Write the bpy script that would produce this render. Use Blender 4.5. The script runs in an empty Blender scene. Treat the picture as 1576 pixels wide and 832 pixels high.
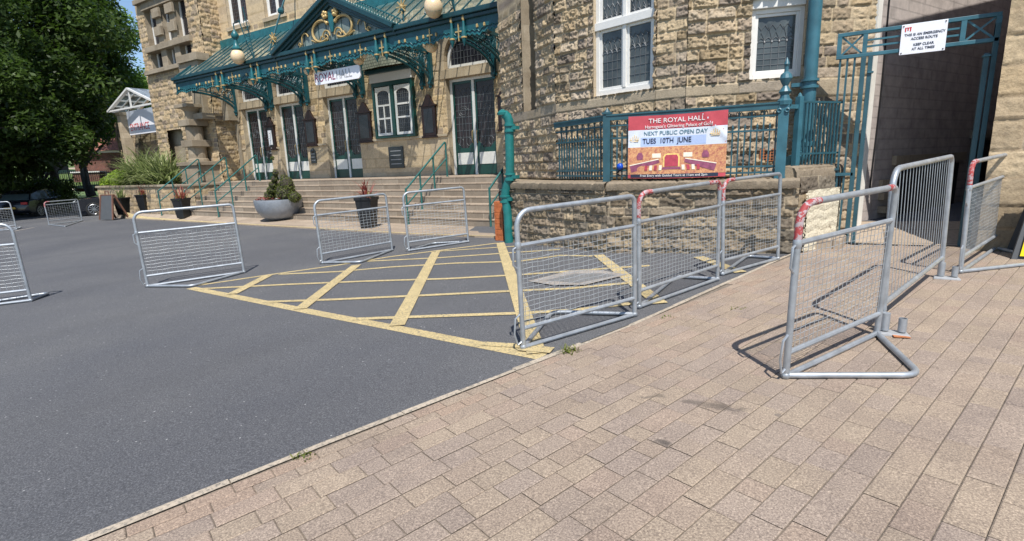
import bpy, math, random
import numpy as np
from mathutils import Vector, Matrix
R_ = math.radians
random.seed(7)
SC = bpy.context.scene
COL = SC.collection
# ---------------------------------------------------------------- camera
YAW, PITCH, ROLL, FOC = -0.564012, 0.2044807, 0.0375598, 794.265     # eye at the origin; FOC in pixels of a 1576 px wide picture
_f = np.array([math.sin(YAW)*math.cos(PITCH), math.cos(YAW)*math.cos(PITCH), -math.sin(PITCH)])
_r0 = np.array([math.cos(YAW), -math.sin(YAW), 0.0]); _d0 = np.cross(_f, _r0)
_r = _r0*math.cos(ROLL)+_d0*math.sin(ROLL); _d = -_r0*math.sin(ROLL)+_d0*math.cos(ROLL)
cam = bpy.data.cameras.new('camera'); camo = bpy.data.objects.new('camera', cam); COL.objects.link(camo)
camo.matrix_world = Matrix(((_r[0], -_d[0], -_f[0], 0), (_r[1], -_d[1], -_f[1], 0), (_r[2], -_d[2], -_f[2], 0), (0, 0, 0, 1)))
cam.sensor_width = 36; cam.lens = 36*FOC/1576; cam.clip_end = 1000; cam.clip_start = 0.05
SC.camera = camo
SC.render.resolution_x = 1024; SC.render.resolution_y = 541
# ---------------------------------------------------------------- sky, sun, exposure
SUN_EL, SHADOW_AZ = 58.5, 128.0           # shadows fall towards SHADOW_AZ (degrees from +X)
w = bpy.data.worlds.new("World"); SC.world = w; w.use_nodes = True
nt = w.node_tree; bgn = nt.nodes['Background']
sky = nt.nodes.new('ShaderNodeTexSky'); sky.sky_type = 'NISHITA'; sky.sun_disc = False
sx, sy = -math.cos(R_(SHADOW_AZ)), -math.sin(R_(SHADOW_AZ))            # horizontal direction to the sun
sky.sun_elevation = R_(SUN_EL); sky.sun_rotation = math.atan2(sx, sy)
sky.altitude = 100; sky.air_density = 1.0; sky.dust_density = 0.3; sky.ozone_density = 3.0
nt.links.new(sky.outputs[0], bgn.inputs[0]); bgn.inputs[1].default_value = 0.105
sl = bpy.data.lights.new('sun', 'SUN'); sl.energy = 4.2; sl.angle = R_(0.5); sl.color = (1.0, 0.955, 0.89)
so = bpy.data.objects.new('sun', sl); COL.objects.link(so)
so.rotation_euler = Vector((sx*math.cos(R_(SUN_EL)), sy*math.cos(R_(SUN_EL)), math.sin(R_(SUN_EL)))).to_track_quat('Z', 'Y').to_euler()
so.location = (0, 0, 30)
SC.view_settings.view_transform = 'Standard'; SC.view_settings.look = 'None'
SC.view_settings.exposure = 0.6; SC.view_settings.gamma = 1
SC.render.engine = 'CYCLES'
# ---------------------------------------------------------------- survey helpers: sight lines of the survey meeting real planes
def ray(x, y): return _r*((x-788)/FOC)+_d*((y-416)/FOC)+_f
def atY(x, y, Y): r = ray(x, y); return r*(Y/r[1])
def atZ(x, y, Z): r = ray(x, y); return r*(Z/r[2])
def G(X, Y): return -1.4246+.0317*max(X, -8)+.013*(min(X, -8)+8)+.0183*min(Y, 9)
def meet(x, y, fn):
    r = ray(x, y); lo, hi = .1, 300
    for _ in range(50):
        m = (lo+hi)/2
        if m*r[2] < fn(m*r[0], m*r[1]): hi = m
        else: lo = m
    p = r*lo; return np.array([p[0], p[1], fn(p[0], p[1])])
def gq(x, y): return meet(x, y, G)
STEP_Y, STEP_Z, RISE, TREAD, LAND_Z = 10.35, -1.5, .17, .26, -.31
def pave_edge(X): return 8.45+(-5.2-X)*.085
def PZ(X, Y):          # pavement in front of the steps
    ye = pave_edge(X); t = min(1, max(0, (Y-ye)/(STEP_Y-ye))); a = G(X, ye)+.03
    return a+(STEP_Z-a)*t
# ---------------------------------------------------------------- object helpers
def tag(o, label=None, cat=None, group=None, kind=None):
    if label: o['label'] = label
    if cat: o['category'] = cat
    if group: o['group'] = group
    if kind: o['kind'] = kind
    return o
def empty(name, loc, label, cat, group=None, rz=0):
    o = bpy.data.objects.new(name, None); COL.objects.link(o); o.location = loc; o.rotation_euler = (0, 0, rz)
    o.empty_display_size = .2
    return tag(o, label, cat, group)
def copy_tree(o, parent=None):
    c = o.copy(); COL.objects.link(c)
    if parent: c.parent = parent; c.matrix_parent_inverse = o.matrix_parent_inverse.copy()
    for ch in list(o.children): copy_tree(ch, c)
    return c
class MB:
    def __init__(s): s.v = []; s.f = []; s.c = []
    def add(s, vs, fs):
        n = len(s.v); s.v += [tuple(map(float, p)) for p in vs]; s.f += [tuple(i+n for i in f) for f in fs]; return s
    def box(s, c, d, rz=0, M=None):
        x, y, z = d[0]/2, d[1]/2, d[2]/2
        P = [(-x, -y, -z), (x, -y, -z), (x, y, -z), (-x, y, -z), (-x, -y, z), (x, -y, z), (x, y, z), (-x, y, z)]
        if M is not None: P = [tuple((M @ Vector(p))+Vector(c)) for p in P]
        else:
            cc, ss = math.cos(rz), math.sin(rz); P = [(c[0]+p[0]*cc-p[1]*ss, c[1]+p[0]*ss+p[1]*cc, c[2]+p[2]) for p in P]
        return s.add(P, [(3, 2, 1, 0), (4, 5, 6, 7), (0, 1, 5, 4), (1, 2, 6, 5), (2, 3, 7, 6), (3, 0, 4, 7)])
    def bb(s, x0, x1, y0, y1, z0, z1): return s.box(((x0+x1)/2, (y0+y1)/2, (z0+z1)/2), (abs(x1-x0), abs(y1-y0), abs(z1-z0)))
    def bar(s, a, b, wd, ht, up=(0, 0, 1)):
        a, b = Vector(a), Vector(b); d = b-a; L = d.length
        if L < 1e-6: return s
        z = d.normalized(); u = Vector(up)
        if abs(z.dot(u)) > .99: u = Vector((0, 1, 0))
        x = u.cross(z).normalized(); y = z.cross(x)
        M = Matrix((x, y, z)).transposed()
        return s.box((a+b)/2, (wd, ht, L), M=M)
    def tube(s, pts, r, n=8, closed=False, cap=True):
        P = [Vector(p) for p in pts]; k = len(P); rr = r if isinstance(r, (list, tuple)) else [r]*k
        base = len(s.v); prev = None
        for i, p in enumerate(P):
            if closed: t = (P[(i+1) % k]-P[i-1])
            else: t = (P[min(i+1, k-1)]-P[max(i-1, 0)])
            t.normalize()
            if prev is None:
                u = Vector((0, 0, 1)) if abs(t.z) < .9 else Vector((1, 0, 0))
                x = u.cross(t).normalized()
            else: x = (prev-t*prev.dot(t)).normalized()
            prev = x; y = t.cross(x)
            for j in range(n):
                a = 2*math.pi*j/n; q = p+x*(rr[i]*math.cos(a))+y*(rr[i]*math.sin(a)); s.v.append(tuple(q))
        for i in range(k if closed else k-1):
            for j in range(n):
                a = base+i*n+j; b = base+i*n+(j+1) % n; i2 = (i+1) % k; c = base+i2*n+(j+1) % n; d = base+i2*n+j
                s.f.append((a, b, c, d))
        if cap and not closed:
            s.f.append(tuple(base+j for j in reversed(range(n)))); s.f.append(tuple(base+(k-1)*n+j for j in range(n)))
        return s
    def lathe(s, c, prof, n=16):        # prof: (r,z)
        base = len(s.v)
        for (r, z) in prof:
            for j in range(n):
                a = 2*math.pi*j/n; s.v.append((c[0]+r*math.cos(a), c[1]+r*math.sin(a), c[2]+z))
        for i in range(len(prof)-1):
            for j in range(n):
                s.f.append((base+i*n+j, base+i*n+(j+1) % n, base+(i+1)*n+(j+1) % n, base+(i+1)*n+j))
        s.f.append(tuple(base+j for j in reversed(range(n)))); s.f.append(tuple(base+(len(prof)-1)*n+j for j in range(n)))
        return s
    def ball(s, c, r, n=12, m=8, sz=1):
        return s.lathe(c, [(max(1e-3, r*math.sin(math.pi*i/m)), -r*sz*math.cos(math.pi*i/m)) for i in range(m+1)], n)
    def prism(s, poly, y0, y1):          # poly in (x,z), extruded along y
        k = len(poly); vs = [(p[0], y0, p[1]) for p in poly]+[(p[0], y1, p[1]) for p in poly]
        fs = [tuple(range(k)), tuple(reversed(range(k, 2*k)))]+[(i, i+k, (i+1) % k+k, (i+1) % k) for i in range(k)]
        return s.add(vs, fs)
    def slab(s, poly, z0, z1):           # poly in (x,y)
        k = len(poly); vs = [(p[0], p[1], z0) for p in poly]+[(p[0], p[1], z1) for p in poly]
        fs = [tuple(reversed(range(k))), tuple(range(k, 2*k))]+[(i, (i+1) % k, (i+1) % k+k, i+k) for i in range(k)]
        return s.add(vs, fs)
    def build(s, name, mat, parent=None, smooth=False, bevel=0, loc=None, colors=None, T=None):
        me = bpy.data.meshes.new(name)
        vs = s.v
        if T is not None: vs = [tuple(T @ Vector(p)) for p in vs]
        me.from_pydata(vs, [], s.f); me.update()
        if smooth:
            me.polygons.foreach_set('use_smooth', [True]*len(me.polygons))
            me.set_sharp_from_angle(angle=R_(40))
        if mat: me.materials.append(mat)
        if colors is not None:
            at = me.color_attributes.new('bc', 'FLOAT_COLOR', 'POINT'); at.data.foreach_set('color', np.asarray(colors, dtype=np.float32).ravel())
        o = bpy.data.objects.new(name, me); COL.objects.link(o)
        if parent:
            o.parent = parent
            o.matrix_parent_inverse = parent_world(parent).inverted()
        if bevel:
            b = o.modifiers.new('bevel', 'BEVEL'); b.width = bevel; b.segments = 2; b.limit_method = 'ANGLE'
        return o
def parent_world(p):
    M = Matrix.LocRotScale(p.location, p.rotation_euler, p.scale)
    if p.parent: return parent_world(p.parent) @ p.matrix_parent_inverse @ M
    return M
# ---------------------------------------------------------------- materials
def NM(name):
    m = bpy.data.materials.new(name); m.use_nodes = True; n = m.node_tree; return m, n, n.nodes['Principled BSDF']
def lk(n, a, b): n.links.new(a, b)
def coords(n, kind='Object', scale=None):
    tc = n.nodes.new('ShaderNodeTexCoord'); return tc.outputs[kind]
def noise(n, vec, sc, det=4, rough=.55):
    t = n.nodes.new('ShaderNodeTexNoise'); t.inputs['Scale'].default_value = sc; t.inputs['Detail'].default_value = det
    t.inputs['Roughness'].default_value = rough; lk(n, vec, t.inputs['Vector']); return t.outputs['Fac']
def ramp(n, fac, stops):
    r = n.nodes.new('ShaderNodeValToRGB'); e = r.color_ramp.elements
    while len(e) < len(stops): e.new(.5)
    for i, (p, c) in enumerate(stops): e[i].position = p; e[i].color = (*c, 1) if len(c) == 3 else c
    lk(n, fac, r.inputs['Fac']); return r.outputs['Color']
def mixc(n, fac, a, b, mode='MIX'):
    m = n.nodes.new('ShaderNodeMix'); m.data_type = 'RGBA'; m.blend_type = mode
    for sock, v in ((m.inputs['Factor'], fac), (m.inputs['A'], a), (m.inputs['B'], b)):
        if isinstance(v, (int, float)): sock.default_value = v
        elif isinstance(v, tuple): sock.default_value = (*v, 1) if len(v) == 3 else v
        else: lk(n, v, sock)
    return m.outputs['Result']
def bump(n, bs, h, strength=.5, dist=.02):
    b = n.nodes.new('ShaderNodeBump'); b.inputs['Strength'].default_value = strength; b.inputs['Distance'].default_value = dist
    lk(n, h, b.inputs['Height']); lk(n, b.outputs[0], bs.inputs['Normal'])
def paint(name, c, rough=.4, metal=0, var=.25, nsc=6, bumpd=.0, spec=.5):
    m, n, b = NM(name); v = coords(n)
    f = noise(n, v, nsc, 8, .68)
    dk = tuple(x*(1-var) for x in c); lt = tuple(min(1, x*(1+var)) for x in c)
    lk(n, ramp(n, f, [(.3, dk), (.7, lt)]), b.inputs['Base Color'])
    b.inputs['Roughness'].default_value = rough; b.inputs['Metallic'].default_value = metal; b.inputs['Specular IOR Level'].default_value = spec
    if bumpd: bump(n, b, noise(n, v, nsc*8, 6), .5, bumpd)
    return m
def worn_paint(name, c, chip, rough=.42, amount=.66):
    m, n, b = NM(name); v = coords(n)
    base = ramp(n, noise(n, v, 5, 4), [(.3, tuple(x*.75 for x in c)), (.7, tuple(x*1.2 for x in c))])
    k = ramp(n, noise(n, v, 28, 6, .7), [(amount, (0, 0, 0)), (amount+.04, (1, 1, 1))])
    lk(n, mixc(n, k, base, chip), b.inputs['Base Color']); b.inputs['Roughness'].default_value = rough
    return m
MAT = {}
MAT['teal_rail'] = worn_paint('teal_rail', (.028, .088, .112), (.10, .12, .11))
MAT['teal_post'] = worn_paint('teal_post', (.038, .13, .17), (.13, .14, .13), amount=.7)
MAT['teal_pipe'] = paint('teal_pipe', (.012, .145, .14), .35, var=.2)
MAT['green_rail'] = worn_paint('green_rail', (.025, .12, .11), (.07, .1, .09), amount=.7)
MAT['canopy_teal'] = worn_paint('canopy_teal', (.008, .075, .095), (.05, .10, .10), amount=.68)
MAT['canopy_bright'] = paint('canopy_bright', (.013, .11, .125), .4, var=.3)
MAT['canopy_dark'] = paint('canopy_dark', (.008, .045, .055), .4, var=.3)
MAT['door_green'] = paint('door_green', (.006, .055, .045), .3, var=.2)
MAT['gold'] = paint('gold', (.52, .37, .16), .38, metal=.35, var=.25, nsc=20)
MAT['white'] = paint('white', (.74, .72, .66), .45, var=.08, nsc=9)
MAT['white_frame'] = paint('white_frame', (.70, .69, .66), .4, var=.06, nsc=9)
MAT['wood_dark'] = paint('wood_dark', (.022, .008, .006), .45, var=.4, nsc=14)
MAT['black'] = paint('black', (.012, .012, .014), .5, var=.3)
MAT['black_gloss'] = paint('black_gloss', (.008, .008, .010), .12, var=.1)
MAT['iron'] = paint('iron', (.015, .016, .017), .5, var=.3)
MAT['pot'] = paint('pot', (.014, .015, .017), .45, var=.25)
MAT['lead'] = paint('lead', (.13, .14, .15), .5, metal=.1, var=.1)
MAT['urn'] = paint('urn', (.25, .275, .31), .45, metal=.2, var=.22, nsc=4)
MAT['orange_wood'] = paint('orange_wood', (.40, .115, .035), .55, var=.35, nsc=16)
MAT['brown_wood'] = paint('brown_wood', (.16, .075, .05), .6, var=.35, nsc=14)
MAT['slate_board'] = paint('slate_board', (.07, .075, .08), .6, var=.1)
MAT['plaque'] = paint('plaque', (.025, .03, .035), .3, var=.15)
MAT['red_tape'] = worn_paint('red_tape', (.36, .05, .05), (.40, .33, .34), .7, amount=.49)
MAT['yellow'] = paint('yellow', (.8, .62, .0), .4, var=.06)
MAT['blue_blob'] = paint('blue_blob', (.01, .07, .45), .25, var=.15)
MAT['text_grey'] = paint('text_grey', (.35, .35, .36), .5, var=.02)
MAT['text_maroon'] = paint('text_maroon', (.25, .03, .08), .5, var=.02)
MAT['text_dark'] = paint('text_dark', (.02, .03, .06), .5, var=.02)
MAT['text_blue'] = paint('text_blue', (.10, .22, .28), .5, var=.02)
MAT['text_red'] = paint('text_red', (.55, .03, .03), .5, var=.02)
MAT['text_white'] = paint('text_white', (.85, .82, .8), .5, var=.02)
MAT['sign_white'] = paint('sign_white', (.80, .80, .84), .4, var=.03)
MAT['paper'] = paint('paper', (.75, .75, .75), .6, var=.05)
MAT['rust'] = paint('rust', (.4, .15, .06), .8, var=.4, nsc=25)
MAT['bark'] = paint('bark', (.05, .04, .03), .9, var=.4, nsc=10, bumpd=.03)
MAT['soil'] = paint('soil', (.05, .035, .025), .95, var=.4, nsc=20)
MAT['concrete_foot'] = paint('concrete_foot', (.30, .31, .32), .6, var=.15, nsc=15)
MAT['car_glass'] = paint('car_glass', (.10, .14, .15), .06, var=.1)
MAT['number_yellow'] = paint('number_yellow', (.6, .35, .03), .5, var=.1)
MAT['lamp_glass'] = paint('lamp_glass', (.72, .56, .36), .3, var=.1)
b = MAT['lamp_glass'].node_tree.nodes['Principled BSDF']; b.inputs['Subsurface Weight'].default_value = .15
MAT['fabric_red'] = paint('fabric_red', (.48, .065, .085), .6, var=.15, nsc=5)
MAT['fabric_white'] = paint('fabric_white', (.66, .70, .78), .6, var=.06, nsc=4)
MAT['fabric_blue'] = paint('fabric_blue', (.42, .52, .76), .6, var=.1, nsc=4)
def m_galv(name, c=(.39, .42, .45)):
    m, n, b = NM(name); v = coords(n)
    a = ramp(n, noise(n, v, 9, 6, .65), [(.25, tuple(x*.68 for x in c)), (.55, c), (.8, tuple(x*1.28 for x in c))])
    rst = ramp(n, noise(n, v, 13, 6, .7), [(.7, (0, 0, 0)), (.78, (1, 1, 1))])
    lk(n, mixc(n, rst, a, (.20, .15, .12)), b.inputs['Base Color'])
    b.inputs['Metallic'].default_value = .55; b.inputs['Roughness'].default_value = .46
    bump(n, b, noise(n, v, 120, 3), .25, .002); return m
MAT['galv'] = m_galv('galv'); MAT['wire'] = m_galv('wire', (.46, .49, .51))
def m_stone(name, tint=(1, 1, 1), bd=.012):
    m, n, b = NM(name); v = coords(n)
    at = n.nodes.new('ShaderNodeAttribute'); at.attribute_name = 'bc'
    f = noise(n, v, 7, 8, .68); g = noise(n, v, 38, 6, .7)
    c = mixc(n, .85, at.outputs['Color'], ramp(n, f, [(.25, (.76, .74, .71)), (.5, (1.0, 1.0, 1.0)), (.78, (1.2, 1.18, 1.14))]), 'MULTIPLY')
    c = mixc(n, .7, c, ramp(n, g, [(.3, (.66, .63, .60)), (.5, (1.03, 1.03, 1.03)), (.75, (1.25, 1.23, 1.19))]), 'MULTIPLY')
    soot = ramp(n, noise(n, v, 2.3, 8, .75), [(.52, (0, 0, 0)), (.74, (.38, .38, .38))])
    c = mixc(n, soot, c, (.115, .098, .08))
    c = mixc(n, 1.0, c, tint, 'MULTIPLY')
    lk(n, c, b.inputs['Base Color']); b.inputs['Roughness'].default_value = .92; b.inputs['Specular IOR Level'].default_value = .2
    bump(n, b, noise(n, v, 45, 8, .72), .8, bd); return m
MAT['stone'] = m_stone('stone')
MAT['stone_tower'] = m_stone('stone_tower', (1.08, 1.04, .97))
MAT['stone_brightened'] = m_stone('stone_brightened', (1.38, 1.30, 1.16), .012)  # tint brightened in place of sunlight the canopy glass holds back
def m_ashlar(name, c=(.47, .385, .275), br=(.62, .3), streak=.5, mortar=(.27, .23, .17)):
    m, n, b = NM(name); v = coords(n)
    mp = n.nodes.new('ShaderNodeMapping'); mp.inputs['Rotation'].default_value = (R_(90), 0, 0); lk(n, v, mp.inputs['Vector'])
    bt = n.nodes.new('ShaderNodeTexBrick'); lk(n, mp.outputs[0], bt.inputs['Vector'])
    bt.inputs['Color1'].default_value = (*[x*1.12 for x in c], 1); bt.inputs['Color2'].default_value = (c[0]*.78, c[1]*.76, c[2]*.74, 1)
    bt.inputs['Mortar'].default_value = (*mortar, 1); bt.inputs['Scale'].default_value = 1; bt.inputs['Mortar Size'].default_value = .006
    bt.inputs['Brick Width'].default_value = br[0]; bt.inputs['Row Height'].default_value = br[1]; bt.inputs['Bias'].default_value = -.1
    f = ramp(n, noise(n, v, 3.2, 8, .7), [(.3, (.72, .70, .67)), (.5, (.97, .97, .97)), (.75, (1.15, 1.15, 1.12))])
    g = ramp(n, noise(n, v, 40, 5, .7), [(.3, (.8, .79, .78)), (.7, (1.15, 1.15, 1.13))])
    c2 = mixc(n, .8, bt.outputs['Color'], f, 'MULTIPLY'); c2 = mixc(n, .8, c2, g, 'MULTIPLY')
    lk(n, c2, b.inputs['Base Color']); b.inputs['Roughness'].default_value = .9; b.inputs['Specular IOR Level'].default_value = .2
    bump(n, b, noise(n, v, 60, 6, .7), .5, .006); return m
MAT['ashlar'] = m_ashlar('ashlar'); MAT['ashlar_grey'] = m_ashlar('ashlar_grey', (.31, .26, .195))
MAT['step_stone'] = m_ashlar('step_stone', (.265, .225, .18), (.75, .17), mortar=(.46, .40, .31))
MAT['flag'] = None
def m_cream():
    m, n, b = NM('cream_wall'); v = coords(n)
    k = ramp(n, noise(n, v, 6, 7, .7), [(.60, (0, 0, 0)), (.66, (1, 1, 1))])
    c = mixc(n, k, ramp(n, noise(n, v, 30, 4), [(.3, (.52, .46, .34)), (.7, (.68, .62, .48))]), (.22, .17, .11))
    lk(n, c, b.inputs['Base Color']); b.inputs['Roughness'].default_value = .8; bump(n, b, noise(n, v, 35, 6), .7, .01); return m
MAT['cream'] = m_cream()
def m_asphalt():
    m, n, b = NM('asphalt'); v = coords(n)
    g = noise(n, v, 115, 4, .85); big = noise(n, v, .6, 6, .6); mid = noise(n, v, 55, 4, .75)
    c = ramp(n, g, [(.30, (.034, .035, .038)), (.5, (.088, .090, .097)), (.64, (.18, .182, .19)), (.72, (.31, .31, .31))])
    c = mixc(n, .75, c, ramp(n, mid, [(.3, (.72, .72, .74)), (.7, (1.24, 1.24, 1.22))]), 'MULTIPLY')
    c = mixc(n, .9, c, ramp(n, big, [(.3, (.86, .87, .9)), (.7, (1.12, 1.11, 1.08))]), 'MULTIPLY')
    sp = n.nodes.new('ShaderNodeTexVoronoi'); sp.inputs['Scale'].default_value = 20; lk(n, v, sp.inputs['Vector'])
    k = ramp(n, sp.outputs['Distance'], [(.09, (1, 1, 1)), (.14, (0, 0, 0))])
    sel = ramp(n, sp.outputs['Color'], [(.76, (0, 0, 0)), (.80, (1, 1, 1))])
    k2 = mixc(n, 1.0, k, sel, 'MULTIPLY')
    c = mixc(n, k2, c, (.38, .38, .37))
    tr_ = noise(n, v, .28, 3, .5); c = mixc(n, .9, c, ramp(n, tr_, [(.38, (1.10, 1.09, 1.06)), (.5, (1, 1, 1)), (.62, (.90, .90, .91))]), 'MULTIPLY')
    wv_ = n.nodes.new('ShaderNodeTexWave'); wv_.inputs['Scale'].default_value = .12; wv_.inputs['Distortion'].default_value = 9; wv_.inputs['Detail'].default_value = 3; wv_.inputs['Detail Scale'].default_value = .35; lk(n, v, wv_.inputs['Vector'])
    c = mixc(n, ramp(n, wv_.outputs['Fac'], [(.93, (0, 0, 0)), (1.0, (.12, .12, .12))]), c, (.06, .06, .062))
    lk(n, c, b.inputs['Base Color']); b.inputs['Roughness'].default_value = .82; b.inputs['Specular IOR Level'].default_value = .35
    bump(n, b, g, .7, .006); return m
MAT['asphalt'] = m_asphalt()
def m_paver():
    m, n, b = NM('paver'); v = coords(n)
    at = n.nodes.new('ShaderNodeAttribute'); at.attribute_name = 'bc'
    g = noise(n, v, 120, 4, .85)
    c = mixc(n, 1.0, at.outputs['Color'], ramp(n, g, [(.30, (.35, .33, .34)), (.42, (.72, .70, .70)), (.52, (1.02, 1.0, .98)), (.62, (1.5, 1.48, 1.45)), (.70, (2.2, 2.15, 2.05))]), 'MULTIPLY')
    c = mixc(n, .8, c, ramp(n, noise(n, v, 2.2, 7, .65), [(.3, (.78, .78, .8)), (.7, (1.15, 1.15, 1.12))]), 'MULTIPLY')
    vo = n.nodes.new('ShaderNodeTexVoronoi'); vo.inputs['Scale'].default_value = 3.1; lk(n, v, vo.inputs['Vector'])
    gum = mixc(n, 1.0, ramp(n, vo.outputs['Distance'], [(.05, (.55, .55, .55)), (.075, (0, 0, 0))]), ramp(n, vo.outputs['Color'], [(.62, (0, 0, 0)), (.66, (1, 1, 1))]), 'MULTIPLY')
    c = mixc(n, gum, c, (.12, .105, .095))
    dirt = ramp(n, noise(n, v, 1.1, 8, .7), [(.54, (0, 0, 0)), (.8, (.4, .4, .4))]); c = mixc(n, dirt, c, (.15, .13, .11))
    # spill stains, each a patch with a ragged edge
    jn = n.nodes.new('ShaderNodeTexNoise'); jn.inputs['Scale'].default_value = 7; jn.inputs['Detail'].default_value = 6; lk(n, v, jn.inputs['Vector'])
    wob = n.nodes.new('ShaderNodeVectorMath'); wob.operation = 'MULTIPLY_ADD'; lk(n, jn.outputs['Color'], wob.inputs[0]); wob.inputs[1].default_value = (.3, .3, 0); lk(n, v, wob.inputs[2])
    for (px, py, rx, ry, st) in ((1000, 611, .085, .05, .45), (1065, 618, .09, .05, .5), (1115, 627, .16, .045, .55), (1018, 687, .085, .045, .7)):
        p = gq(px, py)
        s1 = n.nodes.new('ShaderNodeVectorMath'); s1.operation = 'SUBTRACT'; lk(n, wob.outputs[0], s1.inputs[0]); s1.inputs[1].default_value = (p[0]+.15, p[1]+.15, p[2])
        s2 = n.nodes.new('ShaderNodeVectorMath'); s2.operation = 'MULTIPLY'; lk(n, s1.outputs[0], s2.inputs[0]); s2.inputs[1].default_value = (1/rx, 1/ry, 0)
        s3 = n.nodes.new('ShaderNodeVectorMath'); s3.operation = 'LENGTH'; lk(n, s2.outputs[0], s3.inputs[0])
        k = ramp(n, s3.outputs['Value'], [(.35, (st,)*3), (.95, (0, 0, 0))])
        c = mixc(n, k, c, (.05, .045, .04))
    lk(n, c, b.inputs['Base Color']); b.inputs['Roughness'].default_value = .88; b.inputs['Specular IOR Level'].default_value = .3
    bump(n, b, g, .6, .005); return m
MAT['paver'] = m_paver()
MAT['joint'] = paint('joint', (.17, .14, .11), .95, var=.5, nsc=30)
def m_road_paint(name, c):
    m, n, b = NM(name); v = coords(n)
    wv = ramp(n, noise(n, v, 45, 7, .85), [(.39, (.13, .125, .11)), (.50, tuple(x*.80 for x in c)), (.7, c)])
    wv = mixc(n, .8, wv, ramp(n, noise(n, v, 4, 5), [(.3, (.8, .8, .8)), (.7, (1.1, 1.1, 1.1))]), 'MULTIPLY')
    lk(n, wv, b.inputs['Base Color']); b.inputs['Roughness'].default_value = .75; bump(n, b, noise(n, v, 210, 3), .5, .004); return m
MAT['yellow_line'] = m_road_paint('yellow_line', (.62, .49, .245)); MAT['pale_patch'] = m_road_paint('pale_patch', (.40, .36, .32)); MAT['edging'] = m_road_paint('edging', (.52, .44, .34))
MAT['patch_grey'] = m_road_paint('patch_grey', (.22, .22, .22))
def m_flag():
    m, n, b = NM('flagstone'); v = coords(n)
    bt = n.nodes.new('ShaderNodeTexBrick'); lk(n, v, bt.inputs['Vector']); bt.inputs['Scale'].default_value = 1
    bt.inputs['Color1'].default_value = (.36, .29, .22, 1); bt.inputs['Color2'].default_value = (.28, .22, .165, 1); bt.inputs['Mortar'].default_value = (.15, .12, .09, 1)
    bt.inputs['Brick Width'].default_value = .6; bt.inputs['Row Height'].default_value = .45; bt.inputs['Mortar Size'].default_value = .008
    c = mixc(n, .8, bt.outputs['Color'], ramp(n, noise(n, v, 25, 6, .7), [(.3, (.75, .74, .73)), (.7, (1.2, 1.2, 1.18))]), 'MULTIPLY')
    lk(n, c, b.inputs['Base Color']); b.inputs['Roughness'].default_value = .9; return m
MAT['flag'] = m_flag()
def m_brick(name, c1, c2, mort, w=.23, h=.075, ms=.008, rot=(90, 0, 0), bmp=.01):
    m, n, b = NM(name); v = coords(n)
    mp = n.nodes.new('ShaderNodeMapping'); mp.inputs['Rotation'].default_value = tuple(R_(a) for a in rot); lk(n, v, mp.inputs['Vector'])
    bt = n.nodes.new('ShaderNodeTexBrick'); lk(n, mp.outputs[0], bt.inputs['Vector']); bt.inputs['Scale'].default_value = 1
    bt.inputs['Color1'].default_value = (*c1, 1); bt.inputs['Color2'].default_value = (*c2, 1); bt.inputs['Mortar'].default_value = (*mort, 1)
    bt.inputs['Brick Width'].default_value = w; bt.inputs['Row Height'].default_value = h; bt.inputs['Mortar Size'].default_value = ms
    c = mixc(n, .8, bt.outputs['Color'], ramp(n, noise(n, v, 4, 7, .7), [(.3, (.6, .6, .6)), (.7, (1.25, 1.25, 1.25))]), 'MULTIPLY')
    lk(n, c, b.inputs['Base Color']); b.inputs['Roughness'].default_value = .85
    s = n.nodes.new('ShaderNodeMath'); s.operation = 'SUBTRACT'; s.inputs[0].default_value = 1; lk(n, bt.outputs['Fac'], s.inputs[1])
    bump(n, b, s.outputs[0], .6, bmp); return m
MAT['alley_brick'] = m_brick('alley_brick', (.42, .37, .34), (.40, .35, .325), (.35, .31, .285), .45, .15, .012)
MAT['red_brick'] = m_brick('red_brick', (.16, .05, .03), (.11, .035, .022), (.12, .10, .085))
MAT['roof_tile'] = m_brick('roof_tile', (.36, .16, .11), (.28, .11, .08), (.12, .06, .05), .25, .2, .01, rot=(0, 0, 0))
def m_glass_dark(name, c=(.02, .022, .025), r=.12):
    m, n, b = NM(name); v = coords(n)
    lk(n, ramp(n, noise(n, v, 3, 4), [(.35, c), (.65, tuple(x*2.2 for x in c))]), b.inputs['Base Color'])
    b.inputs['Roughness'].default_value = r; bump(n, b, noise(n, v, 9, 2), .15, .01); return m
MAT['glass_dark'] = m_glass_dark('glass_dark', (.010, .010, .013), .25)
MAT['ped_glass'] = paint('ped_glass', (.16, .20, .185), .3, var=.35, nsc=5)
MAT['glass_room'] = m_glass_dark('glass_room', (.045, .052, .052), .05)
MAT['glass_stain'] = m_glass_dark('glass_stain', (.014, .008, .009), .3)
def m_roofglass(name, tint=(.50, .66, .60), dif=(.16, .23, .21), a=.5):
    m, n, b = NM(name); tr = n.nodes.new('ShaderNodeBsdfTransparent'); tr.inputs[0].default_value = (*tint, 1)
    v = coords(n); lk(n, ramp(n, noise(n, v, 2.5, 6), [(.3, tuple(x*.7 for x in dif)), (.7, tuple(x*1.3 for x in dif))]), b.inputs['Base Color'])
    b.inputs['Roughness'].default_value = .25
    mx = n.nodes.new('ShaderNodeMixShader'); mx.inputs[0].default_value = a
    lk(n, tr.outputs[0], mx.inputs[1]); lk(n, b.outputs[0], mx.inputs[2]); lk(n, mx.outputs[0], n.nodes['Material Output'].inputs[0]); return m
MAT['roof_glass'] = m_roofglass('roof_glass', (.97, .99, .97), (.27, .38, .35), .26); MAT['porch_glass'] = m_roofglass('porch_glass', (.7, .78, .85), (.35, .4, .45), .5)
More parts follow.
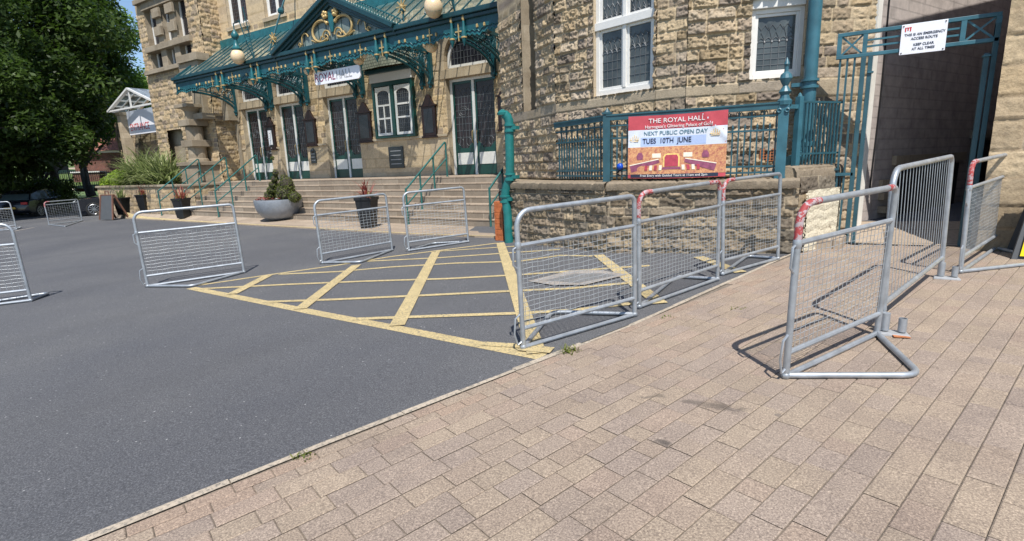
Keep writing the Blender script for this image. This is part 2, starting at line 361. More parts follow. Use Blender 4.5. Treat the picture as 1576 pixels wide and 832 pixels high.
def m_leaf(name, a, bcol, rough=.5):
    m, n, b = NM(name); 
    at = n.nodes.new('ShaderNodeAttribute'); at.attribute_name = 'bc'
    c = mixc(n, at.outputs['Fac'], a, bcol)
    b.inputs['Roughness'].default_value = rough; lk(n, c, b.inputs['Base Color']); b.inputs['Specular IOR Level'].default_value = .3
    tl = n.nodes.new('ShaderNodeBsdfTranslucent'); lk(n, mixc(n, .5, c, (bcol[0]*1.2, bcol[1]*1.5, bcol[2])), tl.inputs[0])
    mx = n.nodes.new('ShaderNodeMixShader'); mx.inputs[0].default_value = .35
    lk(n, b.outputs[0], mx.inputs[1]); lk(n, tl.outputs[0], mx.inputs[2]); lk(n, mx.outputs[0], n.nodes['Material Output'].inputs[0]); return m
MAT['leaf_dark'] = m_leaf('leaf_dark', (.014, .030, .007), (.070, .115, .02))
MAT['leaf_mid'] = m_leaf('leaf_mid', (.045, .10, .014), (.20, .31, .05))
MAT['leaf_bush'] = m_leaf('leaf_bush', (.08, .15, .012), (.27, .36, .04))
MAT['leaf_flax'] = m_leaf('leaf_flax', (.07, .10, .025), (.38, .40, .20))
MAT['leaf_box'] = m_leaf('leaf_box', (.03, .05, .01), (.17, .19, .04))
MAT['leaf_red'] = m_leaf('leaf_red', (.16, .03, .03), (.45, .14, .12))
MAT['grass'] = paint('grass', (.08, .125, .025), .9, var=.4, nsc=3)
MAT['grass_blade'] = m_leaf('grass_blade', (.08, .12, .02), (.22, .22, .06))
MAT['fishscale'] = m_brick('fishscale', (.30, .31, .24), (.24, .26, .20), (.09, .10, .08), .13, .11, .012)
# ---------------------------------------------------------------- surfaces that follow the sloping ground
import bmesh
def ground_poly(name, poly, off, mat, fn=G, extra=(), label=None, kind='structure', parent=None):
    bm = bmesh.new(); f = bm.faces.new([bm.verts.new((p[0], p[1], 0)) for p in poly])
    if f.normal.z < 0 or f.calc_center_median() is None: pass
    bm.normal_update()
    if bm.faces[:][0].normal.z < 0: bmesh.ops.reverse_faces(bm, faces=bm.faces[:])
    for co, no in (((-8, 0, 0), (1, 0, 0)), ((0, 9, 0), (0, 1, 0)))+tuple(extra):
        bmesh.ops.bisect_plane(bm, geom=bm.verts[:]+bm.edges[:]+bm.faces[:], plane_co=co, plane_no=no)
    for v in bm.verts: v.co.z = fn(v.co.x, v.co.y)+off
    me = bpy.data.meshes.new(name); bm.to_mesh(me); bm.free(); me.materials.append(mat)
    o = bpy.data.objects.new(name, me); COL.objects.link(o)
    if parent: o.parent = parent
    else: tag(o, label, None, None, kind)
    return o
def ribbon(pts, wd):
    L = []; Rr = []; P = [np.array(p[:2]) for p in pts]
    for i, p in enumerate(P):
        t = P[min(i+1, len(P)-1)]-P[max(i-1, 0)]; t = t/np.hypot(*t); nn = np.array([-t[1], t[0]])
        L.append(p+nn*wd/2); Rr.append(p-nn*wd/2)
    return L+Rr[::-1]
ground_poly('ground', [(-400, -120), (120, -120), (120, 400), (-400, 400)], -.10, MAT['grass'], extra=[((0, 9, 0), (0, 1, 0))])
KERB = [np.array(p) for p in ((-3.25, -1.3), (-2.62, .62), (-2.31, 1.6), (-1.87, 2.87), (-1.43, 4.13), (-.50, 7.5))]
ground_poly('road', [(-70, -40), (-3.6, -40), (-3.6, -2.4)]+[tuple(k) for k in KERB]+[(-.45, 7.62), (-2.0, 7.7), (-5.2, 8.5), (-6, 10.4), (-27, 10.6), (-31.2, 13.4), (-33, 22), (-70, 34)], 0, MAT['asphalt'])
# --- block paving: each block its own bevelled tile in one sheet
kd = np.array([.315, .949]); kd /= np.hypot(*kd); kn = np.array([kd[1], -kd[0]])     # along / away from the kerb
def kerb_x(v):
    best = None
    for i in range(len(KERB)-1):
        a, b = KERB[i], KERB[i+1]; va, vb = a@kd, b@kd
        if va <= v <= vb or (i == 0 and v < va) or (i == len(KERB)-2 and v > vb):
            t = (v-va)/(vb-va); return (a+(b-a)*t)@kn
    return 0
ground_poly('paving_bed', [(-3.6, -2.4)]+[tuple(k) for k in KERB]+[(-.45, 7.62), (-.3, 8.9), (1.5, 8.9), (9, 8.6), (9, -3)], -.004, MAT['joint'])
def inpoly_ok(x, y):
    if y > 8.42 or x > 8: return False
    if y > 8.1 and x > 1.5: return False
    if y > 7.55 and x < -.1-.0*(y): return x > -.45+(y-7.55)*.35
    return True
mb = MB(); cols = []
rng = random.Random(3)
pal = [(.295, .233, .180), (.305, .245, .182), (.285, .230, .182), (.262, .215, .180), (.298, .226, .180), (.315, .256, .188), (.268, .220, .187), (.252, .208, .183)]
def paver(u0, u1, v0, v1, c):
    g = .0035; bv = .006; h = .004
    q = []
    for (uu, vv, k) in ((u0+g, v0+g, 0), (u1-g, v0+g, 0), (u1-g, v1-g, 0), (u0+g, v1-g, 0), (u0+g+bv, v0+g+bv, 1), (u1-g-bv, v0+g+bv, 1), (u1-g-bv, v1-g-bv, 1), (u0+g+bv, v1-g-bv, 1)):
        p = kn*uu+kd*vv; q.append((p[0], p[1], G(p[0], p[1])+(h if k else 0)))
    dz = rng.uniform(-.001, .0015); q = [(a, b_, c_+dz) for a, b_, c_ in q]
    mb.add(q, [(4, 5, 6, 7), (0, 1, 5, 4), (1, 2, 6, 5), (2, 3, 7, 6), (3, 0, 4, 7)]); cols.extend([c]*8)
KX = -2.68; row = -3; u = KX+.05-3*.126
while u < KX+8.6:
    wd = .126 if row < 0 else (.088 if row < 2 else .126)
    v = -3.4+rng.random()*.2
    while v < 9.4:
        ln = (rng.choice([.16, .18, .2, .22]) if row < 2 else rng.choice([.125, .18, .21, .23, .27, .27]))
        p = kn*(u+wd/2)+kd*(v+ln/2)
        if inpoly_ok(p[0], p[1]) and p[1] > -2.6 and min(kerb_x(v+.01), kerb_x(v+ln-.01))+.03 < u+.035:
            c = (np.array(rng.choice(pal[:3]+[(.31, .22, .16)] if row < 2 else pal))*.42+np.array((.290, .234, .188))*.58)*rng.uniform(.95, 1.06)
            # follow the kerb bend at both ends of the block
            ka, kb = max(u, kerb_x(v)+.05)-u+u, max(u, kerb_x(v+ln)+.05)-u+u; ka = kb = u
            g = .0018; q = []
            for (du, vv, kk, k) in ((g, v+g, ka, 0), (wd-g, v+g, ka, 0), (wd-g, v+ln-g, kb, 0), (g, v+ln-g, kb, 0), (g+.005, v+g+.005, ka, 1), (wd-g-.005, v+g+.005, ka, 1), (wd-g-.005, v+ln-g-.005, kb, 1), (g+.005, v+ln-g-.005, kb, 1)):
                pp = kn*(kk+du)+kd*vv; q.append((pp[0], pp[1], G(pp[0], pp[1])+(.004 if k else .0)))
            dz = rng.uniform(-.0012, .0015)
            mb.add([(a, b_, c_+dz) for a, b_, c_ in q], [(4, 5, 6, 7), (0, 1, 5, 4), (1, 2, 6, 5), (2, 3, 7, 6), (3, 0, 4, 7)]); cols.extend([(*c, 1)]*8)
        v += ln
    u += wd; row += 1
tag(mb.build('paving', MAT['paver'], colors=cols), kind='structure')
# pale edging course along the kerb, broken into lengths, some bits missing
mb = MB(); v = -1.2
while v < 7.4:
    ln = rng.uniform(.35, .9); jit = rng.uniform(-.012, .012); wd = rng.uniform(.035, .05)
    n_ = 4; 
    for i in range(n_):
        a0, a1 = v+ln*i/n_, v+ln*(i+1)/n_-(.006 if i == n_-1 else 0)
        q = []
        for (vv, uu) in ((a0, kerb_x(a0)+.05-wd+jit), (a0, kerb_x(a0)+.048), (a1, kerb_x(a1)+.048), (a1, kerb_x(a1)+.05-wd+jit)):
            p = kn*uu+kd*vv; q.append((p[0], p[1], G(p[0], p[1])+.006))
        mb.add(q+[(x, y, z-.03) for x, y, z in q], [(0, 1, 2, 3), (0, 3, 7, 4), (3, 2, 6, 7), (0, 4, 5, 1)])
    v += ln
tag(mb.build('kerb_edging', MAT['edging']), kind='structure')
# hatched box on the road and other lines
def line(name, pxs, wd, mat='yellow_line', off=.004):
    pts = [gq(*p) for p in pxs]; return ground_poly(name, ribbon(pts, wd), off, MAT[mat])
hat = [([(294, 443), (400, 464), (500, 484), (610, 505), (720, 527), (835, 549)], .15, .004), ([(292, 442), (413, 423), (520, 408), (600, 395), (671, 386), (765, 374)], .10, .008),
       ([(413, 424), (520, 418), (566, 402.5), (671, 397), (800, 388), (862, 384)], .10, .012), ([(300, 445), (440, 439), (560, 432), (690, 425), (800, 414), (905, 395)], .10, .008)]
hat = [([(294, 443), (400, 464), (500, 484), (610, 505), (720, 527), (835, 549)], .15, .004),
       ([(292, 441), (413, 423), (520, 408), (600, 395), (671, 386), (765, 374)], .10, .008),
       ([(430, 422), (520, 418), (600, 411), (700, 405), (800, 402), (862, 393), (912, 394)], .10, .012),
       ([(566, 402), (671, 397), (800, 388), (862, 384)], .10, .016), ([(671, 387), (800, 378.5), (840, 376)], .09, .020),
       ([(300, 445), (440, 438), (560, 433), (690, 429), (800, 423), (900, 416), (950, 412), (1000, 409)], .10, .012),
       ([(405, 465), (520, 461), (650, 455), (800, 447.5), (880, 444), (975, 435)], .10, .016),
       ([(545, 491.5), (640, 488), (800, 482.5), (880, 478), (985, 466)], .10, .020),
       ([(743, 529.5), (800, 533), (842, 541)], .10, .024)]
for k, (p, wd, off) in enumerate(hat): line('road_line', p, wd*.88, off=.003+.0006*k)
for k, p in enumerate(([(412, 424.5), (357, 453)], [(549, 408), (462, 476)], [(671, 388), (611, 502)], [(770, 374), (800, 466), (826, 545)], [(921, 393), (960, 424), (1016, 468)], [(1075, 396), (1140, 420)])):
    line('road_line', p, .15, off=.0095+.0006*k)
line('road_line', [(800, 537), (850, 541)], .12, off=.0140)
pp = [gq(*p) for p in ((812, 434), (880, 417), (925, 417), (965, 424), (900, 440), (850, 440))]
ground_poly('road_patch', [p[:2] for p in pp], .0148, MAT['pale_patch'])
pp = [gq(*p) for p in ((838, 433), (885, 422.5), (925, 422), (950, 425), (890, 437))]
ground_poly('road_patch', [p[:2] for p in pp], .0160, MAT['patch_grey'])
for (a, b_, wd) in (((0, 380), (20, 377), .25), ((20, 356), (52, 350), .12), ((0, 352), (18, 349), .2), ((30, 336), (90, 336.5), .1)):
    line('road_line', [a, b_], wd, 'pale_patch', .006)
# --- stone pavement along the steps, with a yellow line on its edge
def strip(name, x0, x1, fa, fb, mat, n=40, off=0, drop=0):
    mb = MB(); pts = []
    for i in range(n+1):
        X = x0+(x1-x0)*i/n; ya, za = fa(X); yb, zb = fb(X); mb.v += [(X, ya, za+off), (X, yb, zb+off), (X, ya, za+off-drop)]
        if i: 
            k = 3*i; mb.f += [(k-3, k, k+1, k-2)]
            if drop: mb.f += [(k-1, k+2, k, k-3)]
    return tag(mb.build(name, mat), kind='structure')
strip('pavement', -30, -5.0, lambda X: (pave_edge(X), PZ(X, pave_edge(X))), lambda X: (STEP_Y+.02, STEP_Z), MAT['flag'], drop=.08)
strip('road_line', -27, -5.3, lambda X: (pave_edge(X)+.02, PZ(X, pave_edge(X)+.02)), lambda X: (pave_edge(X)+.11, PZ(X, pave_edge(X)+.11)), MAT['yellow_line'], off=.004)
# --- alley floor
mb = MB()
fl = [(-.2, 8.42, 0), (1.5, 8.42, 0), (-.2, 8.55, .0), (1.55, 8.55, 0), (-.1, 9.3, .2), (2.0, 9.3, .2)]
vs = [(x, y, G(x, min(y, 9))+.006+d) for x, y, d in fl]
mb.add(vs, [(0, 1, 3, 2), (2, 3, 5, 4)]); tag(mb.build('alley_floor', MAT['flag']), kind='structure')
mb = MB(); z9 = G(.3, 9)+.2
mb.add([(-.3, 9.3, z9), (2.4, 9.3, z9+.05), (9, 20, z9+.15), (2, 20, z9+.15)], [(0, 1, 2, 3)]); tag(mb.build('alley_road', MAT['asphalt']), kind='structure')
mb = MB(); mb.bb(-.1, 1.45, 8.40, 8.43, -1.30, G(.6, 8.4)+.012); tag(mb.build('drain_channel', MAT['iron']), kind='structure')
# ---------------------------------------------------------------- stone walling
rngn = np.random.RandomState(11)
def vnoise(U, V, sc, seed):
    r = np.random.RandomState(seed); N = 256; g = r.rand(N, N)
    x = U*sc; y = V*sc; xi = np.floor(x).astype(int); yi = np.floor(y).astype(int); fx = x-xi; fy = y-yi
    fx = fx*fx*(3-2*fx); fy = fy*fy*(3-2*fy)
    a = g[xi % N, yi % N]; b = g[(xi+1) % N, yi % N]; c = g[xi % N, (yi+1) % N]; d = g[(xi+1) % N, (yi+1) % N]
    return (a*(1-fx)+b*fx)*(1-fy)+(c*(1-fx)+d*fx)*fy
PAL = np.array([(.39, .305, .20), (.42, .33, .215), (.37, .29, .20), (.40, .325, .235), (.32, .255, .19), (.44, .35, .235), (.27, .22, .175), (.40, .305, .19), (.34, .28, .215)])
PAL_GREY = .88*np.array([(.31, .25, .175), (.27, .22, .16), (.23, .19, .145), (.36, .285, .19), (.29, .23, .165), (.21, .18, .14), (.33, .26, .18)])
def stone_wall(name, p0, p1, z0, z1, parent, res=.02, holes=(), course=.19, blk=(.2, .55), bulge=.03, ash=(), seed=1, pal=PAL, mat='stone', mortar=(.42, .34, .23), ucurve=None, quoin=0):
    """one face of coursed masonry; holes: (u0,u1,z0,z1) left open; ash: (z0,z1) bands of smooth stone; both in wall coordinates"""
    p0 = np.array(p0, float); p1 = np.array(p1, float); L = np.hypot(*(p1-p0)); t = (p1-p0)/L; nrm = np.array([t[1], -t[0]])
    rs = np.random.RandomState(seed)
    us = np.linspace(0, L, max(2, int(L/res)+1)); vs = np.linspace(z0, z1, max(2, int((z1-z0)/res)+1))
    for (a, b, c, d) in holes:
        us = np.append(us, [a, b]); vs = np.append(vs, [c, d])
    us = np.unique(np.clip(np.round(us, 4), 0, round(L, 4))); vs = np.unique(np.clip(np.round(vs, 4), z0, z1))
    # courses
    rows = []; z = z0
    while z < z1:
        inb = [b for b in ash if b[0]-1e-3 <= z < b[1]-1e-3]
        if inb:
            nb = max(1, round((inb[0][1]-inb[0][0])/.32)); h = (inb[0][1]-inb[0][0])/nb; rows.append((z, z+h, 1)); z += h; continue
        h = course*rs.uniform(.85, 1.15); nx = [b[0] for b in ash if b[0] > z+1e-3]
        lim = min(nx) if nx else z1
        if z+h > lim-.07: h = lim-z
        rows.append((z, z+h, 0)); z += h
    U, V = np.meshgrid(us, vs, indexing='ij'); D = np.zeros_like(U); C = np.zeros(U.shape+(3,))
    n1 = vnoise(U, V, 7, seed*7+1)-.5; n2 = vnoise(U, V, 19, seed*7+2)-.5; n3 = vnoise(U, V, 42, seed*7+3)-.5+.6*(vnoise(U, V, 85, seed*7+4)-.5)
    for (a, b, sm) in rows:
        cols = np.where((vs >= a-1e-6) & (vs <= b+1e-6))[0]
        if not len(cols): continue
        # blocks in this course
        e = [-rs.uniform(0, .3)]
        while e[-1] < L: e.append(e[-1]+(rs.uniform(*blk) if not sm else rs.uniform(.45, .95)))
        e = np.array(e); bi = np.searchsorted(e, us, side='right')-1; bi = np.clip(bi, 0, len(e)-2)
        du = np.minimum(us-e[bi], e[bi+1]-us)
        nb = len(e); bc = pal[rs.randint(0, len(pal), nb)]*rs.uniform(.85, 1.12, (nb, 1)); bt = rs.uniform(.5, 1.15, nb); tx = rs.uniform(-.5, .5, nb); tz = rs.uniform(-1.5, -.1, nb); br_ = rs.uniform(0, 1, nb)
        for j in cols:
            dv = min(vs[j]-a, b-vs[j]); d = np.minimum(du, dv)
            if sm:
                k = np.clip(d/.008, 0, 1); D[:, j] = .012+.006*k; cc = (bc[bi]*.4+np.array([.42, .34, .24])*.6)*np.array([.92, .95, 1.0])
                C[:, j] = np.where((d < .005)[:, None], np.array(mortar)*.7, cc)
            else:
                k = np.clip((d-.006)/.017, 0, 1); k = k*k*(3-2*k)
                cen = (us-(e[bi]+e[bi+1])/2)/(e[bi+1]-e[bi]); cv = (vs[j]-(a+b)/2)/(b-a)
                f = bulge*bt[bi]*(.55+cen*tx[bi]*.8+cv*tz[bi]*.75)+bulge*(.5*n1[:, j]+.65*n2[:, j]+.6*n3[:, j])
                f = np.where(f > bulge*1.0, bulge*1.0+(f-bulge)*.3, f); D[:, j] = k*np.maximum(f, .006)
                C[:, j] = np.where((d < max(.008, res*.45))[:, None], np.array(mortar)*1.15, bc[bi]*np.where(br_[bi] < .3, .60+.8*br_[bi], 1.0)[:, None])
    X = p0[0]+t[0]*U+nrm[0]*D; Y = p0[1]+t[1]*U+nrm[1]*D
    verts = np.stack([X, Y, V], -1).reshape(-1, 3)
    nu, nv = U.shape; I, J = np.meshgrid(np.arange(nu-1), np.arange(nv-1), indexing='ij')
    uc = (us[:-1]+us[1:])/2; vc = (vs[:-1]+vs[1:])/2; keep = np.ones((nu-1, nv-1), bool)
    for (a, b, c, d) in holes: keep &= ~(((uc > a) & (uc < b))[:, None] & ((vc > c) & (vc < d))[None, :])
    I = I[keep]; J = J[keep]; A = I*nv+J; F = np.stack([A, A+nv, A+nv+1, A+1], -1)
    me = bpy.data.meshes.new(name); me.vertices.add(len(verts)); me.vertices.foreach_set('co', verts.ravel())
    me.loops.add(F.size); me.loops.foreach_set('vertex_index', F.ravel()); me.polygons.add(len(F))
    me.polygons.foreach_set('loop_start', np.arange(0, F.size, 4)); me.update(calc_edges=True); me.validate()
    at = me.color_attributes.new('bc', 'FLOAT_COLOR', 'POINT'); cc = np.ones((len(verts), 4), np.float32); cc[:, :3] = C.reshape(-1, 3); at.data.foreach_set('color', cc.ravel())
    me.materials.append(MAT[mat]); o = bpy.data.objects.new(name, me); COL.objects.link(o)
    if parent: o.parent = parent; o.matrix_parent_inverse = parent_world(parent).inverted()
    return o
def frame_M(p0, p1):        # local x along wall, y into wall, z up
    p0 = np.array(p0, float); p1 = np.array(p1, float); t = (p1-p0)/np.hypot(*(p1-p0))
    return Matrix(((t[0], -t[1], 0, p0[0]), (t[1], t[0], 0, p0[1]), (0, 0, 1, 0), (0, 0, 0, 1)))
def reveal(mb, a, b, c, d, dep, th=.02):    # jambs, head and sill lining a hole, in wall-local coordinates
    mb.bb(a-th, a, .0, dep, c-th, d+th); mb.bb(b, b+th, .0, dep, c-th, d+th); mb.bb(a, b, .0, dep, d, d+th); mb.bb(a, b, .0, dep, c-th, c)
def wallu(p0, p1, px, py):   # u,z where a sight line meets a wall plane
    p0 = np.array(p0, float); p1 = np.array(p1, float); t = (p1-p0)/np.hypot(*(p1-p0)); r = ray(px, py)
    n = np.array([t[1], -t[0]]); s = (n@p0)/(n@r[:2]); q = s*r; return float((q[:2]-p0)@t), float(q[2])
def text_mesh(s, size, name='lettering', mat='text_dark', parent=None, M=None, ext=.002, align='CENTER', sx_=1.0, bold=0, space=1.0):
    c = bpy.data.curves.new('t', 'FONT'); c.body = s; c.size = size; c.extrude = ext; c.align_x = align; c.align_y = 'CENTER'; c.offset = bold; c.space_character = space
    o = bpy.data.objects.new('t', c); COL.objects.link(o); dg = bpy.context.evaluated_depsgraph_get()
    me = bpy.data.meshes.new_from_object(o.evaluated_get(dg)); bpy.data.objects.remove(o)
    T = Matrix(((sx_, 0, 0, 0), (0, 0, -1, 0), (0, 1, 0, 0), (0, 0, 0, 1)))       # stands up facing -Y
    if M is not None: T = M @ T
    me.transform(T); me.name = name; me.materials.clear(); me.materials.append(MAT[mat])
    q = bpy.data.objects.new(name, me); COL.objects.link(q)
    if parent: q.parent = parent; q.matrix_parent_inverse = parent_world(parent).inverted()
    return q
# ================================================================ the hall
hall = empty('concert_hall', (-15, 13.85, STEP_Z), 'sandstone hall with rock-faced walls, a tower and green and white double doors', 'building')
FY = 13.85; FX0 = -24.05
fh = []      # holes in u (= X-FX0)
doors = [(-22.52, -20.72), (-20.08, -18.32), (-17.06, -15.22), (-11.02, -9.16)]
HEAD = 2.74
for (a, b) in doors: fh += [(a-FX0, b-FX0, LAND_Z, HEAD), (a-FX0-.12, b-FX0+.12, HEAD+.30, 4.15)]
WIN = (-14.25, -12.35, 1.04, 2.95)
fh += [(WIN[0]-FX0, WIN[1]-FX0, WIN[2], WIN[3])]
# upper windows
def rectY(pA, pB, Y): a = atY(*pA, Y); b = atY(*pB, Y); return a, b
ups = []
for (l, r_, bt) in (((354, 20), (385, 20), (359, 43)), ((411, 10), (441, 5), (416, 28)), ((486, 0), (520, 0), (488, 6))):
    x0 = atY(*l, FY+.1)[0]; x1 = atY(*r_, FY+.1)[0]; zb = atY(*bt, FY+.1)[2]; ups.append((x0, x1, zb, zb+2.2))
for (a, b, c, d) in ups: fh.append((a-FX0, b-FX0, c, d))
stone_wall('front_wall', (FX0, FY), (-6.0, FY), LAND_Z, 5.55, hall, res=.03, holes=fh, course=.2, blk=(.22, .6), bulge=.035, ash=((LAND_Z, 1.02), (HEAD, HEAD+.28)), seed=4, mat='stone_brightened')
stone_wall('upper_wall', (FX0, FY-.02), (-6.0, FY-.02), 5.55, 9, hall, res=.06, holes=[(a-FX0, b-FX0, c, d) for a, b, c, d in ups], course=.2, blk=(.3, .6), bulge=.015, ash=((6.0, 9),), seed=5, mat='stone_brightened')
mb = MB()
for (a, b) in doors: reveal(mb, a, b, FY, FY, 0)if 0 else None
for (a, b) in doors:
    for s, x in ((-1, a), (1, b)): mb.bb(x-.02 if s < 0 else x, x if s < 0 else x+.02, FY-.02, FY+.34, LAND_Z, HEAD)
    mb.bb(a-.25, b+.25, FY-.05, FY+.36, HEAD, HEAD+.285)               # lintel
    r = (b-a)/2+.02; cx = (a+b)/2; zc = HEAD+.30+.25                   # arch surround
    N = 16; arc = [(cx+r*math.cos(math.pi*i/N), zc+r*.95*math.sin(math.pi*i/N)) for i in range(N+1)]
    out = [(cx+(r+.3)*max(-1, min(1, 1.6*math.cos(math.pi*i/N))), zc+min(1.06, 1.5*math.sin(math.pi*i/N)+.0)) for i in range(N+1)]
    for i in range(N):
        q = [arc[i], arc[i+1], out[i+1], out[i]]
        mb.prism(q, FY-.03, FY+.3)
    for sgn in (-1, 1):
        xa, xb = (cx-r-.3, cx-r) if sgn < 0 else (cx+r, cx+r+.3)
        mb.bb(xa, xb, FY-.03, FY+.3, HEAD+.285, zc)
# string course, plinth course
mb.bb(-24, -22.6, FY-.06, FY+.02, 1.02, 1.1)
xs = [-24.0]+[v for d in doors for v in d]
segs = [(-20.7, -20.1), (-18.3, -17.1), (-15.2, -11.05), (-9.14, -6.4)]
for a, b in segs: mb.bb(a, b, FY-.07, FY+.02, .96, 1.04); mb.bb(a, b, FY-.05, FY+.02, LAND_Z, LAND_Z+.14)
mb.build('stone_dressing', MAT['ashlar'], hall, bevel=.012)
# doors
def door_pair(a, b):
    d = bpy.data.objects.new('door', None); COL.objects.link(d); d.location = ((a+b)/2, FY+.22, LAND_Z); d.parent = hall; d.matrix_parent_inverse = parent_world(hall).inverted()
    y0 = FY+.2; m = MB()
    m.bb(a, a+.10, y0-.02, y0+.1, LAND_Z, HEAD); m.bb(b-.085, b, y0-.02, y0+.1, LAND_Z, HEAD); m.bb(a+.085, b-.085, y0-.02, y0+.1, HEAD-.09, HEAD)
    cx = (a+b)/2; m.bb(cx-.05, cx+.05, y0-.03, y0+.08, LAND_Z, HEAD-.09); m.build('frame', MAT['white_frame'], d, bevel=.006)
    lm = MB(); gm = MB(); pm = MB(); kk = MB(); hd = MB()
    for s in (0, 1):
        x0, x1 = (a+.085, cx-.035) if s == 0 else (cx+.035, b-.085); z0, z1 = LAND_Z+.01, HEAD-.09
        lm.bb(x0, x0+.08, y0, y0+.05, z0, z1); lm.bb(x1-.08, x1, y0, y0+.05, z0, z1); lm.bb(x0+.08, x1-.08, y0, y0+.05, z1-.08, z1)
        lm.bb(x0+.08, x1-.08, y0, y0+.05, z0, z0+.85)
        # shaped lower corners of the glazing
        lm.prism([(x0+.08, z0+.85), (x0+.27, z0+.85), (x0+.08, z0+1.05)], y0, y0+.05); lm.prism([(x1-.08, z0+.85), (x1-.08, z0+1.05), (x1-.27, z0+.85)], y0, y0+.05)
        gm.bb(x0+.05, x1-.05, y0+.025, y0+.035, z0+.8, z1-.05)
        kk.bb(x0+.10, x1-.08, y0-.015, y0-.002, z0+.32, z0+.70)
        # leading
        gz0, gz1, gx0, gx1 = z0+.85, z1-.08, x0+.08, x1-.08
        for i in range(1, 5): xx = gx0+(gx1-gx0)*i/5; pm.bb(xx-.006, xx+.006, y0+.015, y0+.025, gz0, gz1-.35)
        for i in range(0, 7): zz = gz0+.35+(gz1-gz0-.75)*i/6; pm.bb(gx0, gx1, y0+.014, y0+.024, zz-.006, zz+.006)
        mx_, hz = (gx0+gx1)/2, gz0+1.0
        for r_ in (.13, .2):
            pm.tube([(mx_+r_*math.cos(t*.3), y0+.018, hz+.16+r_*.8*math.sin(t*.3)) for t in range(22)], .008, 4)
        for k in range(3): pm.tube([(gx0+(gx1-gx0)*(k+.5)/3+.09*math.cos(t*.5), y0+.018, gz1-.25+.12*math.sin(t*.5)) for t in range(13)], .006, 4)
        for k in range(2): pm.tube([(gx0+(gx1-gx0)*(k+.5)/2+.1*math.cos(t*.5), y0+.018, gz0+.2+.13*math.sin(t*.5)) for t in range(13)], .008, 4)
        hd.tube([(cx+(-.09 if s == 0 else .09), y0-.02, z0+1.0), (cx+(-.09 if s == 0 else .09), y0-.06, z0+1.05), (cx+(-.09 if s == 0 else .09), y0-.06, z0+1.35), (cx+(-.09 if s == 0 else .09), y0-.02, z0+1.4)], .012, 6)
    lm.build('door_leaf', MAT['door_green'], d, bevel=.004); gm.build('glazing', MAT['glass_stain'], d); pm.build('leading', MAT['lead'], d); kk.build('kick_panel', MAT['white'], d, bevel=.008); hd.build('handle', MAT['gold'], d)
    return d
for (a, b) in doors: door_pair(a, b)
# fanlights over the doors
for (a, b) in doors:
    cx = (a+b)/2; r = (b-a)/2-.02; zc = HEAD+.55; N = 18; y0 = FY+.12
    fl_ = MB(); zb = HEAD+.29
    outer = [(cx+r, zb)]+[(cx+r*math.cos(math.pi*i/N), zc+r*.95*math.sin(math.pi*i/N)) for i in range(N+1)]+[(cx-r, zb)]
    k = .88; inner = [(cx+r*k, zb+.12)]+[(cx+r*k*math.cos(math.pi*i/N), zc+r*.95*k*math.sin(math.pi*i/N)) for i in range(N+1)]+[(cx-r*k, zb+.12)]
    for i in range(len(outer)-1): fl_.prism([outer[i], outer[i+1], inner[i+1], inner[i]], y0, y0+.1)
    fl_.prism([outer[0], inner[0], inner[-1], outer[-1]], y0, y0+.1)
    fr = fl_.build('fanlight', MAT['white_frame'], hall)
    g = MB(); g.prism(inner, y0+.05, y0+.06); g.build('pane', MAT['glass_dark'], fr)
    p = MB()
    for i in range(1, 12): xx = cx-r*k+2*r*k*i/12; h = r*.95*k*math.sqrt(max(0, 1-((xx-cx)/(r*k))**2)); p.bb(xx-.005, xx+.005, y0+.04, y0+.048, zb+.12, zc+h)
    for i in range(1, 5): zz = zb+.12+i*.2; hw = r*k*(1 if zz < zc else math.sqrt(max(0.02, 1-((zz-zc)/(r*.95*k))**2))); p.bb(cx-hw, cx+hw, y0+.04, y0+.048, zz-.005, zz+.005)
    p.build('leading', MAT['lead'], fr)
# bow window between doors three and four
wn = bpy.data.objects.new('bow_window', None); COL.objects.link(wn); wn.location = ((WIN[0]+WIN[1])/2, FY, WIN[2]); wn.parent = hall; wn.matrix_parent_inverse = parent_world(hall).inverted()
m = MB(); x0, x1, z0, z1 = WIN; y0 = FY-.16; cx = (x0+x1)/2
m.bb(x0, x0+.1, y0, FY+.2, z0, z1); m.bb(x1-.1, x1, y0, FY+.2, z0, z1); m.bb(x0+.1, x1-.1, y0, FY+.2, z0, z0+.07); m.bb(x0+.1, x1-.1, y0, FY+.2, z1-.16, z1-.02); m.bb(cx-.07, cx+.07, y0-.02, FY+.2, z0+.07, z1-.16)
m.build('frame', MAT['door_green'], wn, bevel=.006)
wf = MB(); wg = MB(); wl = MB()
for (a, b) in ((x0+.12, cx-.09), (cx+.09, x1-.12)):
    za, zb_ = z0+.09, z1-.18
    wf.bb(a, a+.09, y0+.03, y0+.09, za, zb_); wf.bb(b-.09, b, y0+.03, y0+.09, za, zb_); wf.bb(a+.09, b-.09, y0+.03, y0+.09, za, za+.09)
    N = 8; q = [(a+.09, zb_), (b-.09, zb_)]+[((a+b)/2+((b-a)/2-.09)*math.cos(math.pi*i/N), zb_-.26+.14*math.sin(math.pi*i/N)) for i in range(N+1)]
    for i in range(N):
        p_, r_ = q[2+i], q[3+i]; wf.prism([p_, r_, (r_[0], zb_), (p_[0], zb_)], y0+.03, y0+.09)
    h1, h2 = za+.58, za+1.02
    for h in (h1, h2): wf.bb(a+.09, b-.09, y0+.031, y0+.089, h-.03, h+.03)
    wg.bb(a+.06, b-.06, y0+.06, y0+.07, za+.05, zb_-.05)
    for i in range(1, 6): xx = a+.09+(b-a-.18)*i/6; wl.bb(xx-.005, xx+.005, y0+.05, y0+.058, za+.09, zb_-.2)
    for i in range(1, 11): zz = za+.09+i*.14; wl.bb(a+.09, b-.09, y0+.05, y0+.058, zz-.005, zz+.005)
